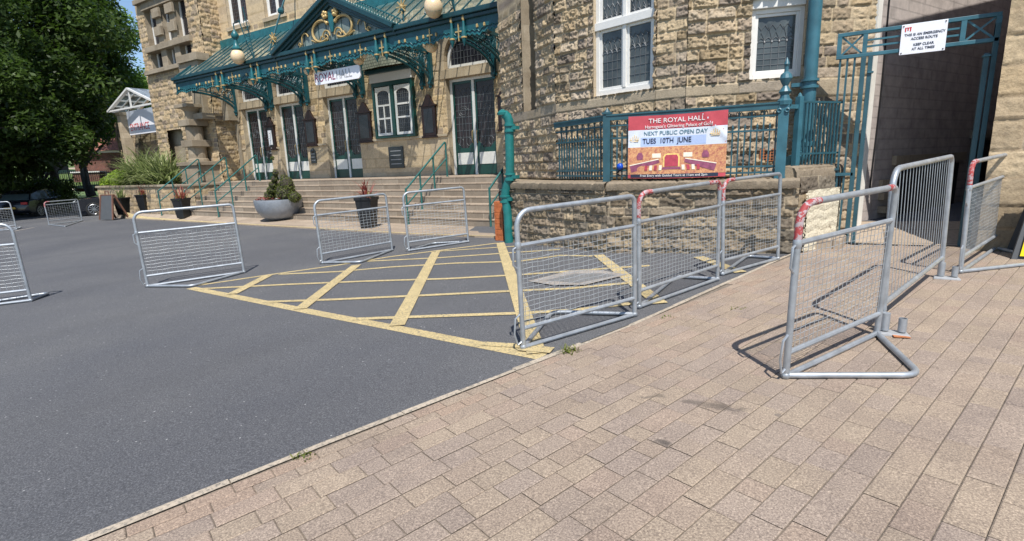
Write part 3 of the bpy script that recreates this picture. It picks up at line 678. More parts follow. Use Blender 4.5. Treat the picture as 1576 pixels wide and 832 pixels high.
wf.bb(x0-.04, x1+.04, y0-.03, FY+.02, z1-.02, z1+.26)
wf.bb(((x0+.12)+(cx-.09))/2-.025, ((x0+.12)+(cx-.09))/2+.025, y0+.032, y0+.088, z0+.18, z0+1.1)
wf.build('sash', MAT['white_frame'], wn, bevel=.005); wg.build('pane', MAT['glass_dark'], wn); wl.build('leading', MAT['lead'], wn)
m = MB(); m.bb(x0-.16, x1+.16, y0-.14, FY+.02, z1+.26, z1+.40); m.build('gutter', MAT['canopy_dark'], wn, bevel=.02)
m = MB(); N = 8      # ogee lead roof with two swept faces
for i in range(N):
    def pr(t): return (1-t)**1.0, t
    t0, t1 = i/N, (i+1)/N
    def rg(t): k = 1-.42*t**1.4+.0; d = .34*(1-t)**.8+.10; return k, d, z1+.40+.86*t**.85
    k0, d0, zz0 = rg(t0); k1, d1, zz1 = rg(t1); hw = (x1-x0)/2+.1
    for (sa, sb) in ((-1, 0), (0, 1)):
        m.add([(cx+sa*hw*k0, FY-d0-(.1 if sa == 0 else 0), zz0), (cx+sb*hw*k0, FY-d0-(.1 if sb == 0 else 0), zz0), (cx+sb*hw*k1, FY-d1-(.1 if sb == 0 else 0), zz1), (cx+sa*hw*k1, FY-d1-(.1 if sa == 0 else 0), zz1)], [(0, 1, 2, 3)])
    for s in (-1, 1): m.add([(cx+s*hw*k0, FY-d0, zz0), (cx+s*hw*k0, FY, zz0), (cx+s*hw*k1, FY, zz1), (cx+s*hw*k1, FY-d1, zz1)], [(0, 1, 2, 3)])
m.build('scale_roof', MAT['fishscale'], wn)
# upper windows
def casement(parent, T, w_, h, nl=2, trans=None, frame=.09, lead=(4, 8), glass='glass_stain', name='window', fancy=False):
    """two-light leaded window in local coordinates (x across, y inward, z up); origin bottom left"""
    o = bpy.data.objects.new(name, None); COL.objects.link(o); o.parent = parent; o.matrix_parent_inverse = parent_world(parent).inverted(); o.location = T @ Vector((w_/2, 0, 0))
    f = MB(); g = MB(); l = MB(); F = frame
    f.bb(0, F, 0, .1, 0, h); f.bb(w_-F, w_, 0, .1, 0, h); f.bb(F, w_-F, 0, .1, 0, F*1.3); f.bb(F, w_-F, 0, .1, h-F, h)
    for i in range(1, nl): x = F+(w_-2*F)*i/nl; f.bb(x-F*.45, x+F*.45, -.01, .1, F*1.3, h-F)
    tiers = [(F*1.3, h-F)]
    if trans: f.bb(F*.0, w_, -.035, .09, trans-.06, trans+.06); tiers = [(F*1.3, trans-.06), (trans+.06, h-F)]
    for (za, zb) in tiers:
        for i in range(nl):
            xa = F+(w_-2*F)*i/nl+(F*.45 if i else 0); xb = F+(w_-2*F)*(i+1)/nl-(F*.45 if i < nl-1 else 0)
            s = .042
            f.bb(xa, xa+s, .02, .07, za, zb); f.bb(xb-s, xb, .02, .07, za, zb); f.bb(xa+s, xb-s, .02, .07, za, za+s); f.bb(xa+s, xb-s, .02, .07, zb-s, zb)
            g.bb(xa+s*.5, xb-s*.5, .045, .055, za+s*.5, zb-s*.5)
            xa += s; xb -= s; za2, zb2 = za+s, zb-s
            top = zb2-(.32 if fancy and za == tiers[0][0] else 0)
            if fancy and za != tiers[0][0]: top = za2
            for k in range(1, lead[0]): x = xa+(xb-xa)*k/lead[0]; l.bb(x-.004, x+.004, .037, .044, za2, top if top > za2 else zb2)
            for k in range(1, lead[1]+1):
                zz = za2+(max(top, za2+.01)-za2)*k/lead[1]; l.bb(xa, xb, .037, .044, zz-.004, zz+.004)
            if fancy:
                n = lead[0]; ww = (xb-xa)/n
                for k in range(n*(1 if za == tiers[0][0] else 1)):
                    x0_ = xa+ww*k; zt = top
                    l.tube([(x0_+ww*t, .04, zt+.05*math.sin(math.pi*t)) for t in (0, .25, .5, .75, 1)], .005, 4)
                    l.tube([(x0_, .04, zt+.02), (x0_+ww*.5, .04, zt+.12+.07*(k % 2)), (x0_+ww, .04, zt+.02)], .004, 4)
                    l.tube([(x0_, .04, zt+.22), (x0_+ww*.5, .04, zt+.15), (x0_+ww, .04, zt+.22)], .0045, 4)
                    l.lathe((x0_+ww*.0+.002, .04, zt-.012), [(.001, -.03), (.015, 0), (.001, .03)], 6)
    for mbx, nm, mt in ((f, 'frame', MAT['white_frame']), (g, 'pane', MAT[glass]), (l, 'leading', MAT['lead'])): 
        q = mbx.build(nm, mt, None, T=T, bevel=.005 if nm == 'frame' else 0); q.parent = o; q.matrix_parent_inverse = parent_world(o).inverted()
    return o
for (a, b, c, d) in ups:
    casement(hall, Matrix.Translation((a, FY+.1, c)), b-a, d-c, lead=(4, 14), glass='glass_stain')
mb = MB()
for (a, b, c, d) in ups:
    mb.bb(a-.02, a, FY-.02, FY+.2, c, d); mb.bb(b, b+.02, FY-.02, FY+.2, c, d); mb.bb(a-.12, b+.12, FY-.1, FY+.2, c-.16, c)
mb.build('window_sill', MAT['ashlar'], hall, bevel=.01)
# ---- tower at the left end
TY = 13.0; TX0 = atY(232, 118, TY)[0]-.35; TX1 = -23.2
tx0 = atY(228, 55, TY)[0]; tx1 = atY(290, 40, TY)[0]
z_s = atY(262, 68, TY)[2]; z_t = atY(262, 2, TY)[2]; z_b = atY(262, 100, TY)[2]
holes = [(tx0-TX0, tx1-TX0, z_b, z_t)]
za = atY(270, 199, TY); holes += [(atY(258, 205, TY)[0]-TX0, atY(281, 203, TY)[0]-TX0, -1.2, za[2])]
stone_wall('tower_wall', (TX0, TY), (TX1, TY), -1.5, 9.6, hall, res=.035, holes=holes, course=.2, blk=(.25, .55), bulge=.05, ash=((z_b-.22, z_b-.02), (z_t, z_t+.35)), seed=9, mat='stone_tower')
stone_wall('tower_wall', (TX1, TY), (TX1, FY), -1.5, 9.6, hall, res=.035, course=.2, blk=(.2, .5), bulge=.05, seed=10, mat='stone_tower')
stone_wall('tower_wall', (TX0, TY+5), (TX0, TY), -1.5, 9.6, hall, res=.06, course=.2, blk=(.2, .5), bulge=.05, seed=12, mat='stone_tower')
mb = MB(); mb.bb(TX0+.02, TX1-.02, TY+.45, TY+5, -1.5, 9.55); mb.build('tower_core', MAT['glass_dark'], hall)
mb = MB()    # dressings: jambs, banded mullions, transom and sills
W3 = (tx1-tx0)/3
mb.bb(tx0-.02, tx0, TY-.02, TY+.4, z_b, z_t); mb.bb(tx1, tx1+.02, TY-.02, TY+.4, z_b, z_t)
for i in (1, 2):
    x = tx0+W3*i; mb.bb(x-.24, x+.24, TY-.02, TY+.3, z_b, z_t)
    for k in range(3): zz = z_s+.45+k*.75; mb.bb(x-.31, x+.31, TY-.14, TY-.02, zz, zz+.38)
mb.bb(tx0-.2, tx1+.2, TY-.16, TY+.32, z_s-.14, z_s+.1); mb.bb(tx0-.55, tx1+.55, TY-.2, TY+.02, z_b-.24, z_b-.06)
mb.bb(tx0-.5, tx1+.5, TY-.22, TY+.05, z_t+.30, z_t+.5); mb.bb(tx0-.1, tx1+.1, TY-.10, TY+.3, z_t, z_t+.3)
p = atY(296, 92, 12.7); mb.bb(p[0]-.9, p[0]+.7, 12.5, 13.05, p[2]-.08, p[2]+.22); mb.bb(p[0]-1.0, p[0]+.55, 12.6, 13.02, p[2]-.55, p[2]-.08)   # corbel at the canopy end
c = atY(286, 150, 12.65); mb.bb(TX1-1.1, TX1-.3, 12.75, 13.02, 2.3, 4.2)
mb.bb(TX1-1.35, TX1+.06, 12.45, 13.0, 2.35, 2.6)
# stout banded column on its pedestal
cxp, cyp = atY(303, 225, 12.55)[0], 12.55
mb.bb(cxp-.75, cxp+.75, 12.05, 13.0, -1.5, .42); mb.bb(cxp-.85, cxp+.85, 11.98, 13.02, .42, .58)
mb.lathe((cxp, cyp, .58), [(.42, 0), (.40, .1), (.36, .14), (.36, .6), (.4, .64)], 16); mb.bb(cxp-.46, cxp+.46, cyp-.42, cyp+.42, 1.22, 1.5)
mb.lathe((cxp, cyp, 1.5), [(.34, 0), (.34, .55), (.30, .6)], 16); mb.bb(cxp-.46, cxp+.46, cyp-.42, cyp+.42, 2.1, 2.36)
mb.lathe((cxp, cyp, 2.36), [(.28, 0), (.27, .35), (.44, .5)], 16); mb.bb(cxp-.52, cxp+.52, cyp-.45, cyp+.45, 2.86, 3.0)
# end bay beside door one: frieze block, curved ashlar panel
mb.bb(-23.6, -22.75, 13.35, 13.9, 2.3, 3.4); mb.bb(TX1+.02, -22.65, FY-.08, FY+.02, 2.25, 3.6)
mb.build('tower_dressing', MAT['ashlar_grey'], hall, bevel=.015)
mb = MB(); mb.bb(-23.0, -22.8, FY-.10, FY-.03, -.2, 2.15); mb.bb(TX0+.3, TX1-.3, TY+.34, TY+.44, -1.4, z_b-.3); mb.build('niche', MAT['ashlar_grey'], hall)
wfm = MB(); wpm = MB()
for i in range(3):
    a = tx0+W3*i+(.24 if i else .02); b = tx0+W3*(i+1)-(.24 if i < 2 else .02)
    for (c_, d_) in ((z_b+.02, z_s-.14), (z_s+.1, z_t)):
        wfm.bb(a, a+.09, TY+.22, TY+.3, c_, d_); wfm.bb(b-.09, b, TY+.22, TY+.3, c_, d_); wfm.bb(a+.09, b-.09, TY+.22, TY+.3, c_, c_+.08); wpm.bb(a+.07, b-.07, TY+.26, TY+.27, c_+.05, d_)
q = wfm.build('window', MAT['white_frame'], hall); wpm.build('pane', MAT['glass_dark'], q)
# ---- rounded corner block at the right, built of straight faces
VB = [(-6.55, 10.2), (-4.44, 8.74), (-2.47, 8.22), (-2.02, 8.2), (-.47, 8.7), (.28, 9.12)]
ZB0, ZB1 = .87, 1.02          # smooth band under the window sills
def face(i): return VB[i], VB[i+1]
ZT = 3.0
# left face with a tall recess
u0, _ = wallu(*face(0), 803, 60); u1, _ = wallu(*face(0), 824, 60)
stone_wall('corner_wall', *face(0), -.32, ZT, hall, res=.017, holes=[(u0, u1, ZB1, ZT)], course=.175, blk=(.16, .42), bulge=.05, ash=((ZB0-.02, ZB1+.02),), seed=21)
T0 = frame_M(*face(0)); mb = MB(); mb.bb(u0-.02, u0, 0, .3, ZB1, 6); mb.bb(u1, u1+.02, 0, .3, ZB1, 6); mb.bb(u0, u1, .28, .3, ZB1, 6); mb.bb(u0, u1, 0, .3, ZB1-.04, ZB1)
o = mb.build('recess', MAT['ashlar_grey'], hall, T=T0)
stone_wall('corner_wall', *face(0), ZT, 7, hall, res=.08, holes=[(u0, u1, ZT, 6)], course=.2, ash=(), seed=22)
# face with window one
a0, z_wb = wallu(*face(1), 914, 150); a1, _ = wallu(*face(1), 1006, 100); z_wt = 3.6
L1 = math.dist(*face(1)); a1 = min(a1, L1-.02); z_wb = ZB1+.03
stone_wall('corner_wall', *face(1), -.32, ZT, hall, res=.0125, holes=[(a0, a1, z_wb, ZT)], course=.165, blk=(.16, .42), bulge=.055, ash=((ZB0, ZB1),), seed=23)
T1 = frame_M(*face(1)); mb = MB(); mb.bb(a0-.02, a0, .0, .2, z_wb, z_wt); mb.bb(a1, a1+.02, 0, .2, z_wb, z_wt); mb.bb(a0-.02, a1+.02, -.01, .2, z_wb-.03, z_wb)
mb.build('window_reveal', MAT['ashlar'], hall, T=T1)
_, zt1 = wallu(*face(1), 955, 30)
casement(hall, T1 @ Matrix.Translation((a0, .06, z_wb)), a1-a0, z_wt-z_wb, trans=wallu(*face(1), 960, 33)[1]-z_wb+.03, lead=(4, 4), glass='glass_room', fancy=True, frame=.07)
stone_wall('corner_wall', *face(1), ZT, 7, hall, res=.08, holes=[(a0, a1, ZT, z_wt)], course=.2, seed=24)
# short face, then the face with window two
stone_wall('corner_wall', *face(2), -.32, ZT, hall, res=.0125, course=.165, blk=(.2, .45), bulge=.04, ash=((ZB0, ZB1),), seed=25)
stone_wall('corner_wall', *face(2), ZT, 7, hall, res=.1, course=.2, seed=26)
b0, z2b = wallu(*face(3), 1152, 128); b1, _ = wallu(*face(3), 1238, 60); z2b = ZB1+.03; z2t = wallu(*face(3), 1195, -5)[1]
stone_wall('corner_wall', *face(3), -.32, ZT, hall, res=.0125, holes=[(b0, b1, z2b, z2t)], course=.165, blk=(.16, .42), bulge=.058, ash=((ZB0, ZB1),), seed=27)
stone_wall('corner_wall', *face(3), ZT, 7, hall, res=.08, course=.2, seed=28)
T3 = frame_M(*face(3)); mb = MB(); mb.bb(b0-.02, b0, 0, .2, z2b, z2t); mb.bb(b1, b1+.02, 0, .2, z2b, z2t); mb.bb(b0-.02, b1+.02, -.01, .2, z2b-.03, z2b); mb.bb(b0, b1, 0, .2, z2t, z2t+.02)
mb.build('window_reveal', MAT['ashlar'], hall, T=T3)
zm = wallu(*face(3), 1195, 10)[1]
casement(hall, T3 @ Matrix.Translation((b0, .07, z2b)), b1-b0, zm-z2b, nl=1, lead=(5, 5), glass='glass_room', fancy=True, frame=.06)
mb = MB(); mb.bb(b0, b1, .02, .16, zm, z2t); mb.build('window_head', MAT['white_frame'], hall, T=T3, bevel=.01)
# last face by the alley, flatter stones
stone_wall('corner_wall', *face(4), -1.3, ZT, hall, res=.0125, course=.15, blk=(.14, .34), bulge=.028, ash=((ZB0-.1, ZB1-.02),), seed=29)
stone_wall('corner_wall', *face(4), ZT, 7, hall, res=.08, course=.2, seed=30)
# painted return of the corner and the dark alley wall
AL0 = np.array(VB[5]); AL1 = AL0+np.array([.44, .9])/1.0018*14
mb = MB(); mb.box(((AL0[0]+AL0[0]+.06*.44)/2, AL0[1]+.03, 2.9), (.035, .12, 8.4), rz=-R_(26)); mb.build('corner_strip', MAT['white'], hall)
mb = MB(); n_ = np.array([.9, -.44]); A = AL0+np.array([.0, .05]); B = AL1
mb.slab([tuple(A), tuple(B), tuple(B-n_*.4), tuple(A-n_*.2+np.array([0, .25]))], -1.4, 7)
mb.build('alley_wall', MAT['alley_brick'], hall)
# dark service openings low down in the alley wall
T5 = frame_M(A, B); 
mb = MB(); mb.bb(1.0, 3.4, -.03, .02, -1.1, -.28); mb.bb(3.9, 7.5, -.03, .02, -1.1, .1); mb.build('hatch', MAT['black'], hall, T=T5)
mb = MB(); 
for (zz, a, b) in ((-.24, .9, 3.6), (.14, 3.8, 7.6)): mb.bb(a, b, -.06, .02, zz, zz+.14)
for k in range(3): mb.bb(.55+.02*k, .9, -.05-.03*k, .02, -.55-.2*k, -.45-.2*k)
mb.build('hatch_lintel', MAT['ashlar_grey'], hall, T=T5)
mb = MB(); mb.tube([tuple(T5 @ Vector((.28+.02*math.sin(z*2), -.012, z))) for z in np.arange(-.6, 6, .25)], .012, 6); mb.build('cable', MAT['black'], hall)
# building mass and roofs behind the faces
mb = MB(); mb.slab([(v[0]+.1*(i == 0), v[1]+.38) for i, v in enumerate(VB)]+[(1.2, 13.5), (1.2, 22), (-6.3, 22)], -1.4, 6.95); mb.build('corner_core', MAT['glass_dark'], hall)
mb = MB(); mb.bb(TX1, -5.9, FY+.45, 24, -1.5, 8.9); mb.build('hall_core', MAT['glass_dark'], hall)
mb = MB(); mb.bb(TX0-.15, -5.8, 12.8, 24.2, 9.0, 9.0) if 0 else None
mb.slab([(-24, FY-.3), (-5.9, FY-.3), (-5.9, 24), (-24, 24)], 9.0, 9.2); mb.slab([(TX0-.3, 12.7), (TX1+.3, 12.7), (TX1+.3, 18.2), (TX0-.3, 18.2)], 9.62, 9.9); mb.slab([(v[0], v[1]-.25) for v in VB]+[(1.3, 14), (1.3, 22), (-6.6, 22)], 7.0, 7.2)
mb.build('roof', MAT['ashlar_grey'], hall)
# air brick behind the railing
u, z = wallu(*face(3), 1180, 238); mb = MB()
mb.bb(u-.1, u+.1, -.03, .0, z-.09, z+.09); gr = mb.build('air_brick', MAT['rust'], hall, T=T3)
mb = MB()
for i in range(4):
    for j in range(4): mb.bb(u-.085+i*.045, u-.055+i*.045, -.034, -.028, z-.075+j*.04, z-.05+j*.04)
mb.build('slot', MAT['black'], gr, T=T3)
# ---- raised plinth wall in front of the corner, carrying the railing
PA, PB, PC = (-5.15, 8.12), (-2.9, 7.3), (-.42, 7.62)
plinth = empty('plinth_wall', (-2.9, 7.3, -1.4), 'low rock-faced stone wall with a weathered coping below the teal railing and banner', 'wall')
stone_wall('wall', PA, PB, -1.5, -.42, plinth, res=.013, course=.15, blk=(.16, .4), bulge=.045, seed=41, pal=PAL_GREY, mortar=(.30, .25, .18))
stone_wall('wall', PB, PC, -1.45, -.42, plinth, res=.013, course=.15, blk=(.18, .5), bulge=.045, seed=42, pal=PAL_GREY, mortar=(.30, .25, .18))
PD = (.02, 8.62)
stone_wall('wall', PC, PD, -1.45, -.30, plinth, res=.013, course=.16, blk=(.2, .5), bulge=.03, seed=43, pal=PAL_GREY, mortar=(.30, .25, .18))
def coping(pa, pb, z, th, seed, ov=.05, dep=.34, lump=.02):
    rs = np.random.RandomState(seed); T = frame_M(pa, pb); L = math.dist(pa, pb); m = MB(); nx = max(4, int(L/.03)); ny = 10
    prof = [(-ov, -th), (-ov-.012, -th*.6), (-ov-.01, -th*.25), (-ov+.03, -.01), (0.02, .0), (.1, .0), (dep*.6, .0), (dep, -.01)]
    sg = [0]; 
    while sg[-1] < L: sg.append(sg[-1]+rs.uniform(.5, 1.1))
    for i in range(nx+1):
        x = L*i/nx; d = min(abs(x-s) for s in sg); dip = .012 if d < .016 else 0
        for (y, zz) in prof: m.v.append(tuple(T @ Vector((x, y+(rs.rand()-.5)*lump*.6+dip, z+zz+(rs.rand()-.5)*lump*.6-dip))))
        if i:
            k = len(prof); b_ = i*k
            for j in range(k-1): m.f.append((b_-k+j, b_+j, b_+j+1, b_-k+j+1))
    cc = np.ones((len(m.v), 4)); cc[:, :3] = PAL_GREY[1]*1.0
    return m.build('coping', MAT['stone'], plinth, smooth=True, colors=cc)
coping(PA, PB, -.315, .13, 51); coping(PB, PC, -.315, .13, 52)
coping((-.50, 7.66), (.0, 8.66), -.17, .26, 53, dep=.4, lump=.03)
mb = MB(); mb.slab([PA, PB, PC, PD, (-.47, 8.72), (-2.02, 8.25), (-2.47, 8.27), (-4.44, 8.8), (-6.5, 10.2)], -.5, -.34); mb.slab([(-.75, 7.65), (-.44, 7.68), (.02, 8.62), (-.3, 8.72)], -.34, -.19)
cc = np.ones((len(mb.v), 4)); cc[:, :3] = PAL_GREY[0]; mb.build('top_slab', MAT['stone'], plinth, colors=cc)
# whitewashed end of the plinth
Tq = frame_M(PC, PD); Lq = math.dist(PC, PD); m = MB(); rs = np.random.RandomState(5); nx, nz = 50, 46
for i in range(nx+1):
    for j in range(nz+1):
        x = .05+(Lq-.07)*i/nx; z = -1.28+.8*j/nz; m.v.append(tuple(Tq @ Vector((x, -.062-.006*rs.rand()-.008*abs(math.sin(j*.42+.5*math.sin(i*.3))), z))))
for i in range(nx):
    for j in range(nz):
        if (i < 3 and rs.rand() < .5): continue
        a = i*(nz+1)+j; m.f.append((a, a+nz+1, a+nz+2, a+1))
m.build('whitewash', MAT['cream'], plinth)
m = MB(); m.slab([(-.28, 7.95), (.1, 8.02), (.2, 8.75), (-.1, 8.8)], -1.32, -1.13); m.build('threshold_slab', MAT['flag'], plinth, bevel=.03)
# ---- building on the right of the alley
rb = empty('stone_building', (1.44, 8.2, -1.25), 'building of large squared buff stone blocks right of the alley gate', 'building')
RE = (1.46, 8.15)
stone_wall('wall', RE, (9, 8.15), -1.3, 3.0, rb, res=.022, course=.30, blk=(.4, .75), bulge=.022, seed=61, pal=PAL[[0, 1, 3, 5, 7]]*1.12, mortar=(.34, .26, .17))
mb = MB(); mb.slab([(1.49, 8.19), (9, 8.19), (9, 22), (6.6, 22)], -1.35, 4.3); mb.build('side_wall', MAT['alley_brick'], rb)  # unseen top cut below its true height so sky light reaches the alley
mb = MB(); mb.bb(1.46, 9, 8.15, 8.2, 3.0, 4.3); mb.build('upper_wall', MAT['ashlar'], rb)
mb = MB(); mb.slab([(1.4, 8.0), (9.1, 8.0), (9.1, 22), (6.5, 22)], 4.3, 4.45); mb.build('roof', MAT['ashlar_grey'], rb)  # set low with the shortened walls, for light in the alley
# ---------------------------------------------------------------- the steps
steps = empty('entrance_steps', (-14, STEP_Y, STEP_Z), 'broad flight of seven worn sandstone steps rising to the hall doors', 'steps')
SX0, SX1 = -21.6, -6.35
mb = MB()
for k in range(7):
    y0 = STEP_Y+TREAD*k; y1 = STEP_Y+TREAD*(k+1) if k < 6 else FY+.4
    mb.bb(SX0, SX1, y0+.004, y1+.03, STEP_Z+RISE*k-(.3 if k == 0 else .02), STEP_Z+RISE*(k+1)-.045)
o = mb.build('riser', MAT['step_stone'], steps)
mb = MB()
for k in range(7):
    y0 = STEP_Y+TREAD*k; y1 = STEP_Y+TREAD*(k+1) if k < 6 else FY+.4
    x = SX0
    while x < SX1:
        x2 = min(SX1, x+random.uniform(.9, 1.7)); mb.bb(x+.003, x2-.003, y0-.004, y1+.02, STEP_Z+RISE*(k+1)-.045, STEP_Z+RISE*(k+1)+random.uniform(-.003, .001)); x = x2
mb.build('tread', MAT['flag'], steps, bevel=.012)
mb = MB(); mb.slab([(TX1-.0, 12.0), (SX0+.02, 12.0), (SX0+.02, FY+.3), (TX1, FY+.3)], -1.5, LAND_Z-.003); mb.slab([(SX1-.02, 10.6), (-5.6, 10.6), (-5.6, FY+.3), (SX1-.02, FY+.3)], -1.5, LAND_Z-.003); mb.build('landing', MAT['ashlar_grey'], steps)
# ================================================================ glazed canopy over the steps
CY = 11.9; GZ = 3.95; FZ = 3.27; CX0, CX1 = atY(270, 121, CY)[0], atY(778, 5, CY)[0]
canopy = empty('entrance_canopy', (-15.5, CY, FZ), 'teal ironwork canopy with ribbed glass roof, gilded pediment and scalloped fascia over the steps', 'canopy')
RB = 5.35; RYB = FY-.12
g0 = atY(425, 82, CY)[0]; g1 = atY(612, 41, CY)[0]; gp_ = atY(508, -5, CY); gx = gp_[0]; gz = gp_[2]
sl_ = (RB-GZ)/(RYB-CY)
def roofz(y): return GZ+.02+sl_*(y-CY)
mb = MB()
mb.add([(CX0, CY, roofz(CY)), (CX1, CY, roofz(CY)), (CX1, RYB, roofz(RYB)), (CX0, RYB, roofz(RYB))], [(0, 1, 2, 3)])
mb.build('roof', MAT['roof_glass'], canopy)
mb = MB(); x = CX0
while x < CX1:
    if not (g0+.1 < x < g1-.1): mb.bar((x, CY, roofz(CY)+.02), (x, RYB, roofz(RYB)+.02), .028, .035)
    else:
        t = min((x-g0)/(gx-g0), (g1-x)/(g1-gx)); y = CY+t*(gz-GZ)/sl_
        if y < RYB-.1: mb.bar((x, y, roofz(y)+.02), (x, RYB, roofz(RYB)+.02), .028, .035)
    x += .48
mb.bar((CX0, CY, roofz(CY)+.02), (CX0, RYB, roofz(RYB)+.02), .07, .1)
mb.build('glazing_bar', MAT['canopy_teal'], canopy)
mb = MB(); mb.bb(CX0, CX1, RYB-.02, RYB+.12, RB-.06, RB+.30); mb.build('flashing', MAT['canopy_bright'], canopy)
mb = MB(); mb.bb(CX0-.06, CX1, CY-.16, CY+.02, GZ-.10, GZ+.03); mb.bb(CX0-.04, CX1, CY-.10, CY+.02, GZ-.2, GZ-.1); mb.build('gutter', MAT['canopy_dark'], canopy, bevel=.02)
# scalloped fascia
N = int((CX1-CX0)/.06); top = GZ-.2; poly = []
def scal(x):
    u_ = ((x-CX0) % 1.55)/1.55; return FZ+.05+.10*abs(math.sin(math.pi*u_*2))**.7*(1 if u_ < .5 else .55)+.02*math.sin((x-CX0)*40)
mb = MB()
for i in range(N):
    xa, xb = CX0+(CX1-CX0)*i/N, CX0+(CX1-CX0)*(i+1)/N
    mb.prism([(xa, scal(xa)), (xb, scal(xb)), (xb, top), (xa, top)], CY-.03, CY-.005)
mb.build('fascia', MAT['canopy_teal'], canopy)
mb = MB()
pts = [(CX0+(CX1-CX0)*i/(N*2), CY-.04, scal(CX0+(CX1-CX0)*i/(N*2))+.0) for i in range(2*N+1)]
mb.tube(pts, .022, 5); mb.tube([(p[0], p[1], p[2]+.09) for p in pts], .012, 4); mb.build('scallop_edge', MAT['canopy_bright'], canopy, smooth=True)
# gilt studs and crosses, pendants in pairs where the brackets meet
BR = [-22.75, -20.35, -18.05, -14.95, -11.75, -8.9]
x = CX0+.25
while x < CX1-.1:
    near = min(abs(x-b) for b in BR)
    if near > .55:
        kk_ = int((x-CX0)/.23) % 6
        studs = MB()
        if kk_ == 0: studs.bb(x-.014, x+.014, CY-.055, CY-.03, FZ+.05, FZ+.45); studs.bb(x-.1, x+.1, CY-.054, CY-.03, FZ+.26, FZ+.30)
        elif kk_ in (1, 2, 4, 5): studs.lathe((x, CY-.045, FZ+.27), [(.001, -.055), (.035, -.03), (.03, .03), (.001, .06)], 6)
        if studs.v: studs.build('gilt_stud', MAT['gold'], canopy)
    x += .23
for b in BR[1:]:
    for s in (-.2, .2):
        m = MB(); m.lathe((b+s, CY-.08, FZ-.05), [(.005, -.12), (.03, -.06), (.06, .02), (.075, .12), (.06, .28), (.035, .42), (.03, .5)], 10); q = m.build('pendant', MAT['canopy_bright'], canopy, smooth=True)
        m = MB(); m.lathe((b+s, CY-.08, FZ+.45), [(.03, 0), (.05, .05), (.035, .12), (.004, .17)], 8); m.lathe((b+s, CY-.08, FZ+.02), [(.077, 0), (.082, .02), (.077, .04)], 10); m.build('gilt_cap', MAT['gold'], q, smooth=True)
    m = MB(); m.bb(b-.015, b+.015, CY-.06, CY-.03, FZ-.02, FZ+.42); m.bb(b-.11, b+.11, CY-.059, CY-.03, FZ+.2, FZ+.235); m.build('gilt_cross', MAT['gold'], canopy)
# wrought brackets: wall post, curved strut, scrollwork
def bracket(x):
    z0 = 2.62; z1 = GZ-.3; m = MB(); y0 = FY-.03
    m.bb(x-.07, x+.07, y0-.12, y0, z0, z1+.9)
    arc = [(x, y0-.1-(y0-.1-CY-.1)*(1-math.cos(t*math.pi/2/14)), z0+.05+(z1-z0-.35)*math.sin(t*math.pi/2/14)) for t in range(15)]
    m.tube(arc, .045, 6); m.tube([(p[0], p[1]+.1*(14-i)/14, p[2]+.10) for i, p in enumerate(arc)], .022, 5)
    m.bb(x-.03, x+.03, CY, y0, z1-.04, z1+.05)
    for k in range(7):
        t = 2+k*1.6; i = int(t); a = arc[i]; zc = (a[2]+z1)/2+.02; r = max(.04, (z1-a[2])*.36)
        m.tube([(x, a[1]+.05+r*(1-j*.035)*math.cos(j*.55), zc+r*(1-j*.035)*math.sin(j*.55)) for j in range(16)], .014, 4)
        m.tube([(x, a[1]+.02, a[2]), (x, a[1]+.03, z1)], .012, 4)
    m.lathe((x, y0-.1, z0-.14), [(.01, 0), (.06, .05), (.05, .1), (.09, .16), (.09, .22)], 8)
    return m.build('bracket', MAT['canopy_teal'], canopy)
for b in BR:
    for s in ((-.18, .18) if b != BR[0] else (0,)): bracket(b+s)
# pediment
mb = MB(); mb.prism([(g0+.35, GZ+.03), (g1-.35, GZ+.03), (gx, gz-.22)], CY+.0, CY+.03); ped = mb.build('pediment', MAT['ped_glass'], canopy)
mb = MB()
for i in range(14):
    x = g0+.5+(g1-g0-1)*i/13; t = min((x-g0)/(gx-g0), (g1-x)/(g1-gx)); zt = GZ+t*(gz-GZ)-.3
    if zt > GZ+.1: mb.bb(x-.012, x+.012, CY-.012, CY, GZ+.05, zt)
mb.build('rib', MAT['canopy_dark'], ped)
mb = MB()
for (xa, xb) in ((g0, gx), (g1, gx)):
    for (wd, y, dz) in ((.16, CY-.16, 0), (.12, CY-.09, -.10), (.1, CY-.04, -.19)): mb.bar((xa, y, GZ+dz+.02), (xb, y, gz+dz), .14, wd, up=(0, 1, 0))
mb.build('raking_moulding', MAT['canopy_dark'], ped, bevel=.02)
def scr(pts): return pts
mb = MB(); cz = GZ+.08; hw = (g1-g0)/2
def curl(cx_, cz_, r, a0, a1, n=20, shrink=0): return [(cx_+r*(1-shrink*i/n)*math.cos(a0+(a1-a0)*i/n), CY-.06, cz_+r*(1-shrink*i/n)*math.sin(a0+(a1-a0)*i/n)) for i in range(n+1)]
